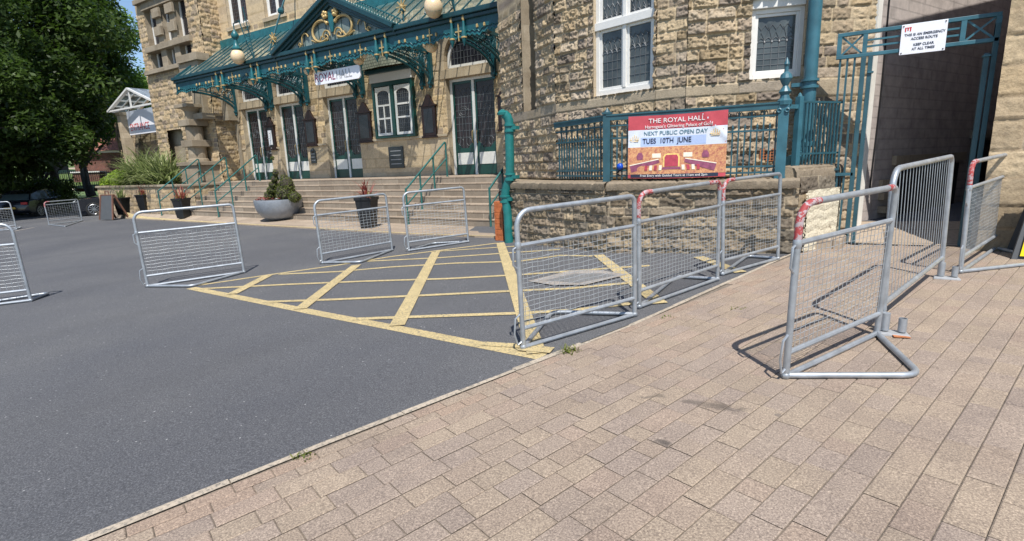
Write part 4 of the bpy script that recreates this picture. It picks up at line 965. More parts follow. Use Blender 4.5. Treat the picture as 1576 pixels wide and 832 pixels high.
for s in (-1, 1):
    def sx2(P): return [(gx+s*(p[0]), p[1], p[2]) for p in P]
    mb.tube(sx2([(.50+.42*math.cos(a_), CY-.06, cz+.30+.31*math.sin(a_)) for a_ in np.linspace(-2.2, 2.2, 22)]), .042, 6); mb.tube(sx2([(.27, CY-.06, cz+.55), (.22, CY-.06, cz+.52), (.17, CY-.06, cz+.47)]), .05, 6)
    mb.tube(sx2(curl(.28, cz+.12, .17, 0, math.pi)), .026, 6); mb.tube(sx2(curl(.30, cz+.08, .09, 0, 5.5)), .018, 5)
    mb.tube(sx2([(.5, CY-.06, cz+.16), (.6, CY-.06, cz+.04), (.8, CY-.06, cz+.02), (1.0, CY-.06, cz+.1)]), .028, 6)
    mb.tube(sx2(curl(1.32, cz+.2, .16, 2.9, 0)+[(1.5, CY-.06, cz+.05), (1.62, CY-.06, cz+.03)]), .026, 6)
    mb.tube(sx2(curl(1.62, cz+.05, .06, 0, 5)), .02, 5)
    for k in range(5): mb.ball((gx+s*(.24+.07*math.cos(k*1.3)), CY-.08, cz+.74+.07*math.sin(k*1.3)), .065, 8, 6)
    mb.ball((gx+s*.20, CY-.06, cz+.5), .06, 8, 6)
mb.build('gilt_scrollwork', MAT['gold'], ped, smooth=True)
mb = MB(); mb.prism([(gx-.04, cz+.2), (gx+.04, cz+.2), (gx+.13, cz+.55), (gx+.11, cz+.85), (gx-.11, cz+.85), (gx-.13, cz+.55)], CY-.07, CY); mb.build('shield', MAT['canopy_bright'], ped, bevel=.02)
# gable roof running back from the pediment, with iron cresting
ybk = CY+(gz-GZ)/sl_; ybk = min(ybk, RYB)
for (xa) in (g0, g1):
    mb = MB(); mb.add([(xa, CY, GZ+.03), (gx, CY-.05, gz+.03), (gx, ybk, gz+.03)], [(0, 1, 2)]); mb.build('gable_roof', MAT['roof_glass'], canopy)
mb = MB()
for (xa) in (g0, g1):
    L = 26
    for i in range(L):
        t = i/L; x = xa+(gx-xa)*t; z = GZ+.06+(gz-GZ)*t; y = CY+.12+.0*t
        mb.tube([(x+.07*math.cos(j*.8), y, z+.10+.08*math.sin(j*.8)) for j in range(8)], .012, 4); mb.bb(x-.008, x+.008, y-.006, y+.006, z, z+.22)
    mb.bar((xa, CY+.12, GZ+.26), (gx, CY+.12, gz+.26), .03, .03); mb.bar((xa, CY+.12, GZ+.06), (gx, CY+.12, gz+.06), .04, .05)
mb.build('cresting', MAT['canopy_bright'], canopy)
# small gilt star finials by the pediment feet
for px, py in ((620, 15), (422, 63)):
    p = atY(px, py, CY+.25); m = MB(); m.tube([(p[0], p[1], roofz(p[1])), (p[0], p[1], p[2])], .03, 6); m.ball((p[0], p[1], p[2]), .08, 8, 6); q = m.build('finial', MAT['canopy_teal'], canopy)
    m = MB(); m.ball((p[0], p[1], p[2]+.08), .09, 8, 6)
    for k in range(8): m.bar((p[0], p[1]-.05, p[2]+.08), (p[0]+.2*math.cos(k*.785), p[1]-.05, p[2]+.08+.2*math.sin(k*.785)), .03, .03)
    m.build('gilt_star', MAT['gold'], q)
# tie rods to the upper wall
for (pa, pb) in (((413, 70), (452, -12)), ((655, 30), (700, -60))):
    a = atY(*pa, CY+.4); b_ = atY(pb[0], pb[1], FY); m = MB(); a = (a[0], CY+.4, roofz(CY+.4)); m.tube([a, (a[0], FY-.02, 7.6)], .035, 6)
    m.ball(tuple((Vector(a)*.55+Vector((a[0], FY-.02, 7.6))*.45)), .12, 8, 6); m.build('tie_rod', MAT['canopy_teal'], canopy)
# globe lamps standing on, and hanging under, the canopy edge
def lamp_up(px, py, r, label):
    p = atY(px, py, CY-.35); x, y, z = p
    o = empty('globe_lamp', (x, y, z), label, 'lamp', 'globe lamps on the canopy')
    m = MB(); m.ball((x, y, z), r, 18, 12, 1.12); m.build('glass_globe', MAT['lamp_glass'], o, smooth=True)
    m = MB(); m.lathe((x, y, z+r*.95), [(.17, 0), (.18, .05), (.10, .12), (.07, .25), (.06, .35), (.12, .42), (.13, .52), (.06, .62), (.02, .68), (.005, .8)], 12); m.build('cap', MAT['canopy_bright'], o, smooth=True)
    m = MB(); m.tube([(x+.45, CY, GZ), (x+.45, CY-.2, GZ+.5), (x+.35, y, z+1.15), (x, y, z+1.1), (x, y, z+.6)], .022, 6); m.tube([(x+.45, CY, GZ), (x+.45, CY-.2, z+1.6)], .018, 5)
    for k in range(4): m.tube([(x+.45-.02*math.cos(t), CY-.15+.12*math.cos(t*.9), GZ+.3+.3*k+.12*math.sin(t*.9)) for t in range(8)], .012, 4)
    m.build('bracket_arm', MAT['canopy_teal'], o)
lamp_up(667, 11, .245, 'large cream globe lamp on a scrolled arm above the right part of the canopy')
lamp_up(366, 87, .235, 'large cream globe lamp on a scrolled arm above the left part of the canopy')
for (px, py, r, lb) in ((334, 136, .17, 'small cream globe hanging under the far left end of the teal canopy'), (388, 125, .15, 'small cream globe hanging under the canopy above the two leftmost doors'), (475, 109, .16, 'small cream globe hanging just left of the white ROYALHALL sign'),
                       (552, 92, .17, 'small cream globe hanging just right of the white ROYALHALL sign'), (664, 71, .19, 'small cream globe hanging under the canopy between the bow window and the last door')):
    p = atY(px, py, CY+.25); o = empty('hanging_globe', tuple(p), lb, 'lamp', 'small globes under the canopy')
    m = MB(); m.ball(tuple(p), r, 14, 10, .9); m.build('glass_globe', MAT['lamp_glass'], o, smooth=True)
    m = MB(); m.lathe((p[0], p[1], p[2]+r*.8), [(.09, 0), (.06, .06), (.02, .1), (.02, max(.12, FZ+.3-p[2]-r*.8))], 8); m.build('cap', MAT['canopy_bright'], o)
# hanging name board
a = atY(484, 119, CY+.12); b_ = atY(554, 112, CY+.12); zc = (a[2]+b_[2])/2; sw = b_[0]-a[0]; sh = .40; cx = (a[0]+b_[0])/2; SYY = CY+.12
o = empty('name_board', (cx, SYY, zc), 'white round-cornered board reading ROYALHALL hanging under the canopy', 'sign')
pl = []
for (qx, qz, a0_) in ((sw/2-.1, sh/2-.1, 0), (-sw/2+.1, sh/2-.1, 90), (-sw/2+.1, -sh/2+.1, 180), (sw/2-.1, -sh/2+.1, 270)):
    for k in range(5): pl.append((cx+qx+.1*math.cos(R_(a0_+k*22.5)), zc+qz+.1*math.sin(R_(a0_+k*22.5))))
m = MB(); m.prism(pl, SYY, SYY+.05); m.build('board', MAT['sign_white'], o)
text_mesh('ROYAL', .37, 'lettering', 'text_maroon', o, Matrix.Translation((cx-.06, SYY-.004, zc)), align='RIGHT', sx_=.86)
text_mesh('HALL', .37, 'lettering', 'text_grey', o, Matrix.Translation((cx-.03, SYY-.004, zc)), align='LEFT', sx_=.86)
m = MB(); m.tube([(cx-.6, SYY+.02, zc+sh/2), (cx-.6, SYY+.02, FZ+.4)], .012, 5); m.tube([(cx+.6, SYY+.02, zc+sh/2), (cx+.6, SYY+.02, FZ+.4)], .012, 5); m.build('hanger', MAT['canopy_teal'], o)
# notice cases on the piers
def notice(px0, px1, pt, pb, label, paper=False):
    a = atY(px0, pt, FY-.08); b_ = atY(px1, pb, FY-.08); x0, x1 = a[0], b_[0]; z1, z0 = a[2], b_[2]
    if x1-x0 > 1.0: x1 = x0+.95
    w_ = x1-x0; h = z1-z0; cx = (x0+x1)/2
    o = empty('notice_case', (cx, FY-.04, z0), label, 'notice board', 'dark wooden notice cases on the front wall')
    zs = z1-.34
    N = 7; top_ = [(x1, z0), (x1, zs)]+[(x1-.5*w_*i/N, zs+.34*(math.sin(i/N*math.pi/2)**2)) for i in range(1, N+1)]+[(x0+.5*w_*(1-i/N), zs+.34*(math.sin((1-i/N)*math.pi/2)**2)) for i in range(1, N+1)]+[(x0, z0)]
    m = MB(); m.prism(list(reversed(top_)), FY-.10, FY-.005); m.bb(x0-.05, x1+.05, FY-.13, FY-.01, zs-.05, zs); m.bb(x0-.04, x1+.04, FY-.12, FY-.01, z0-.06, z0); m.build('case', MAT['wood_dark'], o, bevel=.01)
    m = MB(); m.bb(x0+.1, x1-.1, FY-.108, FY-.102, z0+.1, zs-.12); g_ = m.build('glazing', MAT['glass_dark'], o)
    if paper:
        m = MB(); m.bb(x0+.14, x1-.14, FY-.114, FY-.109, z0+.16, zs-.22); q = m.build('notice_paper', MAT['paper'], o)
        m = MB()
        for k in range(9): m.bb(x0+.22, x1-.24-.1*(k % 3), FY-.116, FY-.1145, zs-.36-k*.1, zs-.33-k*.1)
        m.build('print', MAT['text_grey'], q)
notice(407, 425, 180, 228, 'dark wooden notice case holding a white printed sheet', True)
notice(466, 488, 170, 222, 'empty dark wooden notice case just left of the middle double door')
notice(548, 573, 158, 216, 'empty dark wooden notice case between the middle double door and the bow window')
notice(647, 672, 146, 208, 'empty dark wooden notice case between the bow window and the last double door')
notice(765, 790, 128, 197, 'dark wooden notice case right of the last double door, half hidden by the corner wall')
# black plaques on the smooth lower wall
def plaque(px0, py0, px1, py1, label, lines, shape=0):
    a = atY(px0, py0, FY-.06); b_ = atY(px1, py1, FY-.06); o = empty('plaque', ((a[0]+b_[0])/2, FY-.03, b_[2]), label, 'plaque')
    m = MB(); m.bb(a[0], b_[0], FY-.06, FY-.022, b_[2], a[2])
    if shape: m.ball(((a[0]+b_[0])/2, FY-.04, a[2]), (b_[0]-a[0])*.3, 10, 6)
    m.build('plate', MAT['plaque'], o, bevel=.006)
    m = MB(); h = a[2]-b_[2]; w_ = b_[0]-a[0]
    for k in range(lines): zz = a[2]-h*(k+1)/(lines+1); m.bb(a[0]+w_*.14, b_[0]-w_*.14, FY-.063, FY-.061, zz-.012, zz+.012)
    m.build('engraving', MAT['text_grey'], o)
plaque(597, 226, 622, 258, 'square black engraved plaque on the smooth wall under the bow window', 4)
plaque(477, 232, 487, 251, 'small black shaped plaque on the pier left of the middle door', 3, 1)
# ================================================================ street pipe, rainwater pipe
vp_ = empty('vent_pipe', (-5.2, 8.1, -1.43), 'tall teal iron pipe with a hooded top beside the steps', 'pipe')
P = [(783.5, 371), (781.5, 330), (779, 312), (777, 300), (781, 284), (785, 272), (784.5, 235), (783.5, 190)]
pts = [atY(x, y, 8.05) for x, y in P]; pts = [(float(p[0]), 8.05, float(p[2])) for p in pts]
pts[0] = (pts[0][0], 8.05, -1.47)
top = pts[-1]; hood = [(top[0], 8.05, top[2]+.05), (top[0]-.02, 8.03, top[2]+.12), (top[0]-.07, 8.0, top[2]+.17)]
m = MB(); m.tube(pts+hood, .082, 14); m.build('pipe', MAT['teal_pipe'], vp_, smooth=True)
m = MB()
for (px, py) in ((777.5, 306), (785, 272), (784.5, 197)):
    p = atY(px, py, 8.05); 
    for dz in (-.05, .05): m.lathe((p[0], 8.05, p[2]+dz), [(.083, -.02), (.102, -.015), (.102, .015), (.083, .02)], 14)
    m.bb(p[0]-.02, p[0]+.16, 8.0, 8.12, p[2]-.03, p[2]+.03)
m.build('collar', MAT['teal_pipe'], vp_, smooth=True)
m = MB(); m.lathe((hood[-1][0]-.02, 7.99, hood[-1][2]+.0), [(.001, -.02), (.095, -.02), (.1, .02), (.04, .07), (.001, .08)], 12); m.build('hood', MAT['teal_pipe'], vp_, smooth=True)
dp = empty('rainwater_pipe', (-.5, 8.55, -.15), 'fat teal rainwater pipe with flaking paint beside the alley gate', 'pipe')
P = [(1259, -60), (1255.5, 0), (1249, 90), (1246, 138), (1243, 170), (1240, 215)]
PY = 8.44; pts = [tuple(atY(x, y, PY)) for x, y in P]; e1 = atY(1234, 240, PY-.05); e2 = atY(1217, 248.5, 8.1)
m = MB(); m.tube(pts+[tuple(e1), tuple(e2)], .085, 14); m.build('pipe', MAT['teal_post'], dp, smooth=True)
m = MB()
p = atY(1246.5, 128, PY)
for dz in (-.05, .04): m.lathe((p[0], PY, p[2]+dz), [(.085, -.02), (.112, -.016), (.112, .016), (.085, .02)], 14)
m.bb(p[0]-.22, p[0], PY-.02, PY+.1, p[2]-.03, p[2]+.02); p = atY(1240, 222, PY); m.lathe((p[0], PY, p[2]), [(.085, -.03), (.108, -.02), (.108, .03), (.085, .04)], 14)
m.build('collar', MAT['teal_post'], dp, smooth=True)
# ================================================================ railing on the plinth with the banner
RT, RBm = .63, -.27
rail = empty('iron_railing', (-2.9, 7.33, -.31), 'ornate teal iron railing on the stone plinth, behind the banner', 'railing')
RA, RBp, RC = (-4.1, 8.05), (-2.93, 7.38), (-.66, 7.66)
def rail_run(pa, pb, name):
    T = frame_M(pa, pb); L = math.dist(pa, pb); m = MB()
    m.bb(0, L, -.05, .05, RT-.075, RT); m.bb(0, L, -.062, .062, RT-.012, RT+.01)
    m.bb(0, L, -.014, .014, RT-.16, RT-.135); m.bb(0, L, -.016, .016, .29, .315); m.bb(0, L, -.016, .016, RBm+.10, RBm+.125); m.bb(0, L, -.016, .016, RBm+.02, RBm+.045)
    m.build('top_rail', MAT['teal_rail'], rail, T=T)
    bars = []; n = int(L/.072)
    for i in range(1, n):
        x = L*i/n; tall = (i % 2 == 0); b_ = MB()
        z1 = RT-.08 if tall else .36
        b_.bb(x-.0095, x+.0095, -.0095, .0095, RBm-.02, z1)
        if tall:
            for s in (-1, 1): b_.tube([(x+s*(.006+.022*(1-math.cos(t*.75))/1.2), 0, RT-.135+.05*math.sin(t*.75)) for t in range(6)], .006, 4)
        else: b_.lathe((x, 0, .36), [(.010, -.03), (.017, -.01), (.012, .01), (.002, .04)], 6)
        b_.build('bar', MAT['teal_rail'], rail, T=T)
rail_run(RA, RBp, 'a'); rail_run(RBp, RC, 'b')
m = MB(); m.box((RBp[0], RBp[1], (RT+RBm)/2-.03), (.105, .105, RT-RBm+.1), rz=.15); m.box((RBp[0], RBp[1], RT+.03), (.13, .13, .03), rz=.15); m.lathe((RBp[0], RBp[1], RT+.045), [(.05, 0), (.02, .04), (.003, .07)], 8); m.build('post', MAT['teal_rail'], rail, bevel=.006)
x, y = RC; m = MB(); m.box((x, y, .10), (.12, .12, 1.02), rz=.12); m.box((x, y, -.36), (.13, .14, .14), rz=.12)
m.lathe((x, y, .6), [(.085, 0), (.09, .05), (.06, .08), (.05, .12), (.075, .16), (.05, .20), (.03, .23), (.055, .28), (.075, .32), (.06, .37), (.025, .40), (.022, .46), (.034, .49), (.02, .53), (.004, .57)], 12)
for s in (-1, 1): m.tube([(x+s*.045+.022*math.cos(t*.7), y-.07, .53+.022*math.sin(t*.7)) for t in range(9)], .01, 5)
m.build('finial_post', MAT['teal_post'], rail, smooth=False)
# side railing from the finial post to the gate
sr = empty('side_railing', (-.5, 7.8, -.15), 'plain teal bar railing in front of the rainwater pipe', 'railing')
SA, SB = (-.5, 7.82), (-.03, 8.5); T = frame_M(SA, SB); L = math.dist(SA, SB)
m = MB(); m.bb(-.035, .035, -.035, .035, -.19, .70); m.lathe((0, 0, .70), [(.03, 0), (.02, .03), (.002, .05)], 8); m.bb(-.22, -.03, -.02, .02, .55, .6); m.build('post', MAT['teal_post'], sr, T=T, bevel=.008)
m = MB(); m.bb(0, L, -.012, .012, .625, .65); m.bb(0, L, -.012, .012, -.03, -.005); m.build('rail', MAT['teal_rail'], sr, T=T)
for i in range(1, 13):
    m = MB(); x = L*i/13; m.bb(x-.009, x+.009, -.009, .009, -.16, .64); m.build('bar', MAT['teal_rail'], sr, T=T)
# small blue thing and black lead tied low on the railing
p = atY(955, 256, 7.38); o = empty('blue_padlock_cover', tuple(p), 'small crumpled shiny blue bag tied low on the railing left of the banner', 'bag')
m = MB(); m.ball((p[0], p[1]-.02, p[2]), .05, 10, 8); m.build('bag', MAT['blue_blob'], o, smooth=True); o.name = 'blue_bag'
m = MB(); m.tube([(p[0]+.02, p[1]-.02, p[2]-.04), (p[0]+.1, p[1]-.03, p[2]-.02), (p[0]+.17, p[1]-.03, p[2]-.1), (p[0]+.2, p[1]-.03, p[2]-.2)], .009, 5); m.tube([(p[0], p[1], p[2]-.04), (p[0]-.05, p[1]-.02, p[2]-.1), (p[0]+.02, p[1]-.02, p[2]-.14)], .012, 5); m.build('cord', MAT['wood_dark'], o)
# banner
Tb = frame_M(RBp, RC)
ua, _ = wallu(RBp, RC, 969, 225); ub, _ = wallu(RBp, RC, 1119, 225); _, zt = wallu(RBp, RC, 1045, 174.5); _, zb = wallu(RBp, RC, 1045, 272)
BW, BH = ub-ua, zt-zb
ban = empty('banner', tuple(Tb @ Vector(((ua+ub)/2, -.09, zb))), 'red, white and gold printed open day banner tied to the teal railing', 'banner')
def sag(u, v):  # cloth offset
    return -.088-.007*math.sin(u*7)*(1-abs(v-.5))-.007*math.sin(u*3+v*5)-.03*max(0, .25-u)*math.sin(v*9)-.012*math.exp(-((u+v*.6-1.35)/.03)**2)-.010*math.exp(-((u-v*.5+.25)/.025)**2)
def cloth(name, u0, u1, v0, v1, off, mat, parent, nx=40, ny=16):
    m = MB(); 
    for i in range(nx+1):
        for j in range(ny+1):
            u = u0+(u1-u0)*i/nx; v = v0+(v1-v0)*j/ny; m.v.append(tuple(Tb @ Vector((ua+BW*u, sag(u, v)-off, zb+BH*v-.012*math.sin(u*math.pi)*(1 if v > .98 or v < .02 else .3)))))
    for i in range(nx):
        for j in range(ny): a = i*(ny+1)+j; m.f.append((a, a+ny+1, a+ny+2, a+1))
    return m.build(name, mat, parent, smooth=True)
cloth('cloth', 0, 1, 0, 1, 0, MAT['fabric_red'], ban); cloth('cloth', .995, .005, .005, .995, -.004, MAT['fabric_white'], ban)
cloth('white_band', 0, 1, .5, .775, .002, MAT['fabric_white'], ban); cloth('date_strip', .135, .80, .515, .655, .004, MAT['fabric_blue'], ban)
def m_hallpic():
    m, n, b = NM('printed_hall'); v = coords(n)
    f = noise(n, v, 26, 8, .8); g = noise(n, v, 70, 5, .75)
    c = ramp(n, f, [(.30, (.24, .06, .09)), (.42, (.45, .17, .12)), (.52, (.62, .32, .15)), (.64, (.72, .46, .24)), (.75, (.78, .64, .46))])
    c = mixc(n, .6, c, ramp(n, g, [(.3, (.6, .5, .5)), (.7, (1.3, 1.2, 1.1))]), 'MULTIPLY')
    lk(n, c, b.inputs['Base Color']); b.inputs['Roughness'].default_value = .6; return m
MAT['hallpic'] = m_hallpic(); pic = cloth('printed_picture', 0, 1, .06, .5, .002, MAT['hallpic'], ban)
def bp(u, v, off=.006): return tuple(Tb @ Vector((ua+BW*u, sag(u, v)-off, zb+BH*v)))
def patch(name, poly, mat, off, par=pic): 
    m = MB(); m.add([bp(u, v, off) for u, v in poly], [tuple(range(len(poly)))]); return m.build(name, MAT[mat] if isinstance(mat, str) else mat, par)
MAT['print_crimson'] = paint('print_crimson', (.42, .05, .08), .6, var=.25, nsc=18); MAT['print_plum'] = paint('print_plum', (.26, .07, .13), .6, var=.35, nsc=18); MAT['print_gold'] = paint('print_gold', (.85, .55, .18), .6, var=.3, nsc=24); MAT['print_cream'] = paint('print_cream', (.85, .75, .6), .6, var=.2, nsc=30)
arch = [(.385, .16), (.52-.0, .16), (.545, .22), (.545, .32)]
patch('printed_carpet', [(.36, .13), (.56, .13), (.525, .24), (.395, .24)], 'print_plum', .005)
patch('printed_stage', [(.375, .17), (.545, .17), (.545, .33), (.53, .37), (.50, .385), (.42, .385), (.39, .37), (.375, .33)], 'print_gold', .006); patch('printed_curtain', [(.39, .175), (.53, .175), (.53, .32), (.515, .36), (.405, .36), (.39, .32)], 'print_crimson', .008)
for s in (0, 1):
    k = (lambda u: u) if not s else (lambda u: .93-u)
    patch('printed_balcony', [(k(.02), .20), (k(.33), .29), (k(.34), .24), (k(.04), .09)][::(1 if not s else -1)], 'print_plum', .005); patch('printed_rail', [(k(.02), .20), (k(.02), .215), (k(.33), .305), (k(.33), .29)][::(-1 if not s else 1)], 'print_cream', .007)
    patch('printed_arch', [(k(.10), .30), (k(.16), .30), (k(.165), .36), (k(.15), .41), (k(.115), .41), (k(.095), .36)][::(1 if not s else -1)], 'print_plum', .006)
    patch('printed_box', [(k(.26), .32), (k(.35), .32), (k(.35), .39), (k(.26), .39)][::(1 if not s else -1)], 'print_cream', .005)
    for q_ in range(4): patch('printed_seat', [(k(.18+.05*q_), .12), (k(.21+.05*q_), .12), (k(.215+.05*q_), .2), (k(.185+.05*q_), .2)][::(1 if not s else -1)], 'print_cream' if q_ % 2 else 'print_crimson', .008)
cloth('black_strip', .03, .93, .012, .062, .003, MAT['text_dark'], ban)
def bt(s, size, u, v, mat, sx_=1.0, off=.006, bold=0, al='CENTER', sp=1.0):
    q = text_mesh(s, size, 'lettering', mat, ban, Matrix.Translation((ua+BW*u, 0, zb+BH*v)), align=al, sx_=sx_, bold=bold, space=sp)
    for vv in q.data.vertices:
        uu, v2 = (vv.co.x-ua)/BW, (vv.co.z-zb)/BH; vv.co = Tb @ Vector((vv.co.x, sag(uu, v2)-off+vv.co.y, vv.co.z-.012*math.sin(uu*math.pi)*.3))
    return q
bt('THE ROYAL HALL', .088, .50, .905, 'text_white', 1.06); bt("Harrogate's Glittering Palace of Gold", .06, .52, .815, 'text_white', .99)
bt('NEXT PUBLIC OPEN DAY', .075, .49, .712, 'text_blue', 1.0); bt('TUES  10TH  JUNE', .098, .155, .59, 'text_dark', .84, off=.008, bold=.001, al='LEFT'); bt('Free Entry with Guided Tours at 11am and 2pm', .045, .48, .037, 'text_white', 1.03, off=.008)
for (u, v) in ((.065, .63), (.885, .67)):
    m = MB()
    for k in range(5): m.bar(bp(u-.04+.02*k, v, .008), bp(u-.035+.02*k, v+.03+.02*(2-abs(k-2)), .008), .008, .004)
    m.bar(bp(u-.05, v-.01, .008), bp(u+.05, v-.01, .008), .004, .008); m.bar(bp(u-.04, v-.035, .008), bp(u+.045, v-.035, .008), .004, .006); m.build('crest', MAT['print_gold'], ban)
# ================================================================ alley gate frame
GYY = 8.45; gate = empty('gate_frame', (.6, GYY, -1.26), 'teal steel gate frame spanning the alley, crossed panels in its lintel', 'gate')
gx0, gx1 = -.15, 1.45; gt = 1.50; gb = 1.18; gm = .155
m = MB(); m.bb(gx0, gx1, GYY-.03, GYY+.03, gt-.045, gt); m.bb(gx0, gx1, GYY-.03, GYY+.03, gb, gb+.045); m.build('lintel', MAT['teal_post'], gate, bevel=.004)
m = MB()
for x in (gx0+.025, gm, gx1-.33, gx1-.02): m.bb(x-.025, x+.025, GYY-.028, GYY+.028, gb+.045, gt-.045)
for (a, b_) in ((gx0+.05, gm-.025), (gx1-.305, gx1-.045)):
    m.bar((a, GYY, gb+.045), (b_, GYY, gt-.045), .012, .022); m.bar((a, GYY+.004, gt-.045), (b_, GYY+.004, gb+.045), .012, .022)
for k in (1, 2): z = gb+.045+(gt-gb-.09)*k/3; m.bb(gm+.025, gx1-.355, GYY-.012, GYY+.012, z-.011, z+.011)
m.build('lintel_panel', MAT['teal_post'], gate)
for x, w_ in ((gm, .055), (gm+.075, .05)):
    m = MB(); m.bb(x-w_/2, x+w_/2, GYY-.03, GYY+.03, -1.27, gb); m.build('post', MAT['teal_rail'], gate, bevel=.004)
for x in (gx1-.02, gx1-.085):
    m = MB(); m.bb(x-.025, x+.025, GYY-.03, GYY+.03, -1.26, gb+.2 if x > 1.4 else gb-.12); m.build('post', MAT['teal_rail'], gate, bevel=.004)
m = MB(); m.bb(gm+.055, gm+.12, GYY-.05, GYY+.05, .97, .99); m.bb(gx1-.12, gx1-.05, GYY-.05, GYY+.05, 1.02, 1.04); m.build('hinge', MAT['teal_post'], gate)
for x in (gx0+.05, gx0+.13, gx0+.21):
    m = MB(); m.bb(x-.0125, x+.0125, GYY-.0125, GYY+.0125, -1.12, gb) if x < gm-.03 else None
    if m.v: m.build('bar', MAT['teal_rail'], gate)
for x in (gx0, gx0+.04, gx0+.09, gx0+.17):
    m = MB(); m.bb(x-.011, x+.011, GYY+.04, GYY+.062, -1.12, -.30); m.build('bar', MAT['teal_rail'], gate)
m = MB(); m.bb(gx0-.04, gm, GYY-.03, GYY+.07, -.33, -.29); m.bb(gx0-.05, gm, GYY-.03, GYY+.07, -1.15, -1.11); m.build('cross_rail', MAT['teal_post'], gate)
m = MB(); m.box((gx0+.06, GYY-.02, -.24), (.17, .05, .03)); m.build('cross_rail', MAT['teal_rail'], gate)
sa = atY(1386, 60, GYY-.04); sb = atY(1456, 60, GYY-.04); szt = atY(1421, 34, GYY-.04)[2]; szb = atY(1419, 81, GYY-.04)[2]
sg = empty('access_notice', ((sa[0]+sb[0])/2, GYY-.04, szb), 'white emergency access notice fixed to the teal gate lintel', 'sign')
x0, x1 = sa[0], sb[0]; cx = (x0+x1)/2; H_ = szt-szb
m = MB(); m.bb(x0, x1, GYY-.045, GYY-.032, szb, szt); m.build('board', MAT['sign_white'], sg, bevel=.003)
for (s, v) in (('THIS IS AN EMERGENCY', .64), ('ACCESS ROUTE', .50), ('KEEP CLEAR', .30), ('AT ALL TIMES', .16)):
    text_mesh(s, .040, 'lettering', 'text_dark', sg, Matrix.Translation((cx+.01, GYY-.047, szb+H_*v)), sx_=.92, bold=.0003)
m = MB()
for k, dx in enumerate((.035, .06, .085)): m.bb(x0+dx, x0+dx+.012, GYY-.048, GYY-.046, szt-.085+.01*(k % 2), szt-.045+.005*k)
m.bb(x0+.035, x0+.1, GYY-.0485, GYY-.046, szt-.045, szt-.038); m.build('emblem', MAT['text_red'], sg)
m = MB()
for (a, b_) in ((x0+.02, szt-.02), (x1-.02, szt-.02), (x0+.02, szb+.02), (x1-.02, szb+.02)): m.lathe((a, GYY-.047, b_), [(.007, -.006), (.007, .006)], 6)
m.build('screw', MAT['black'], sg)
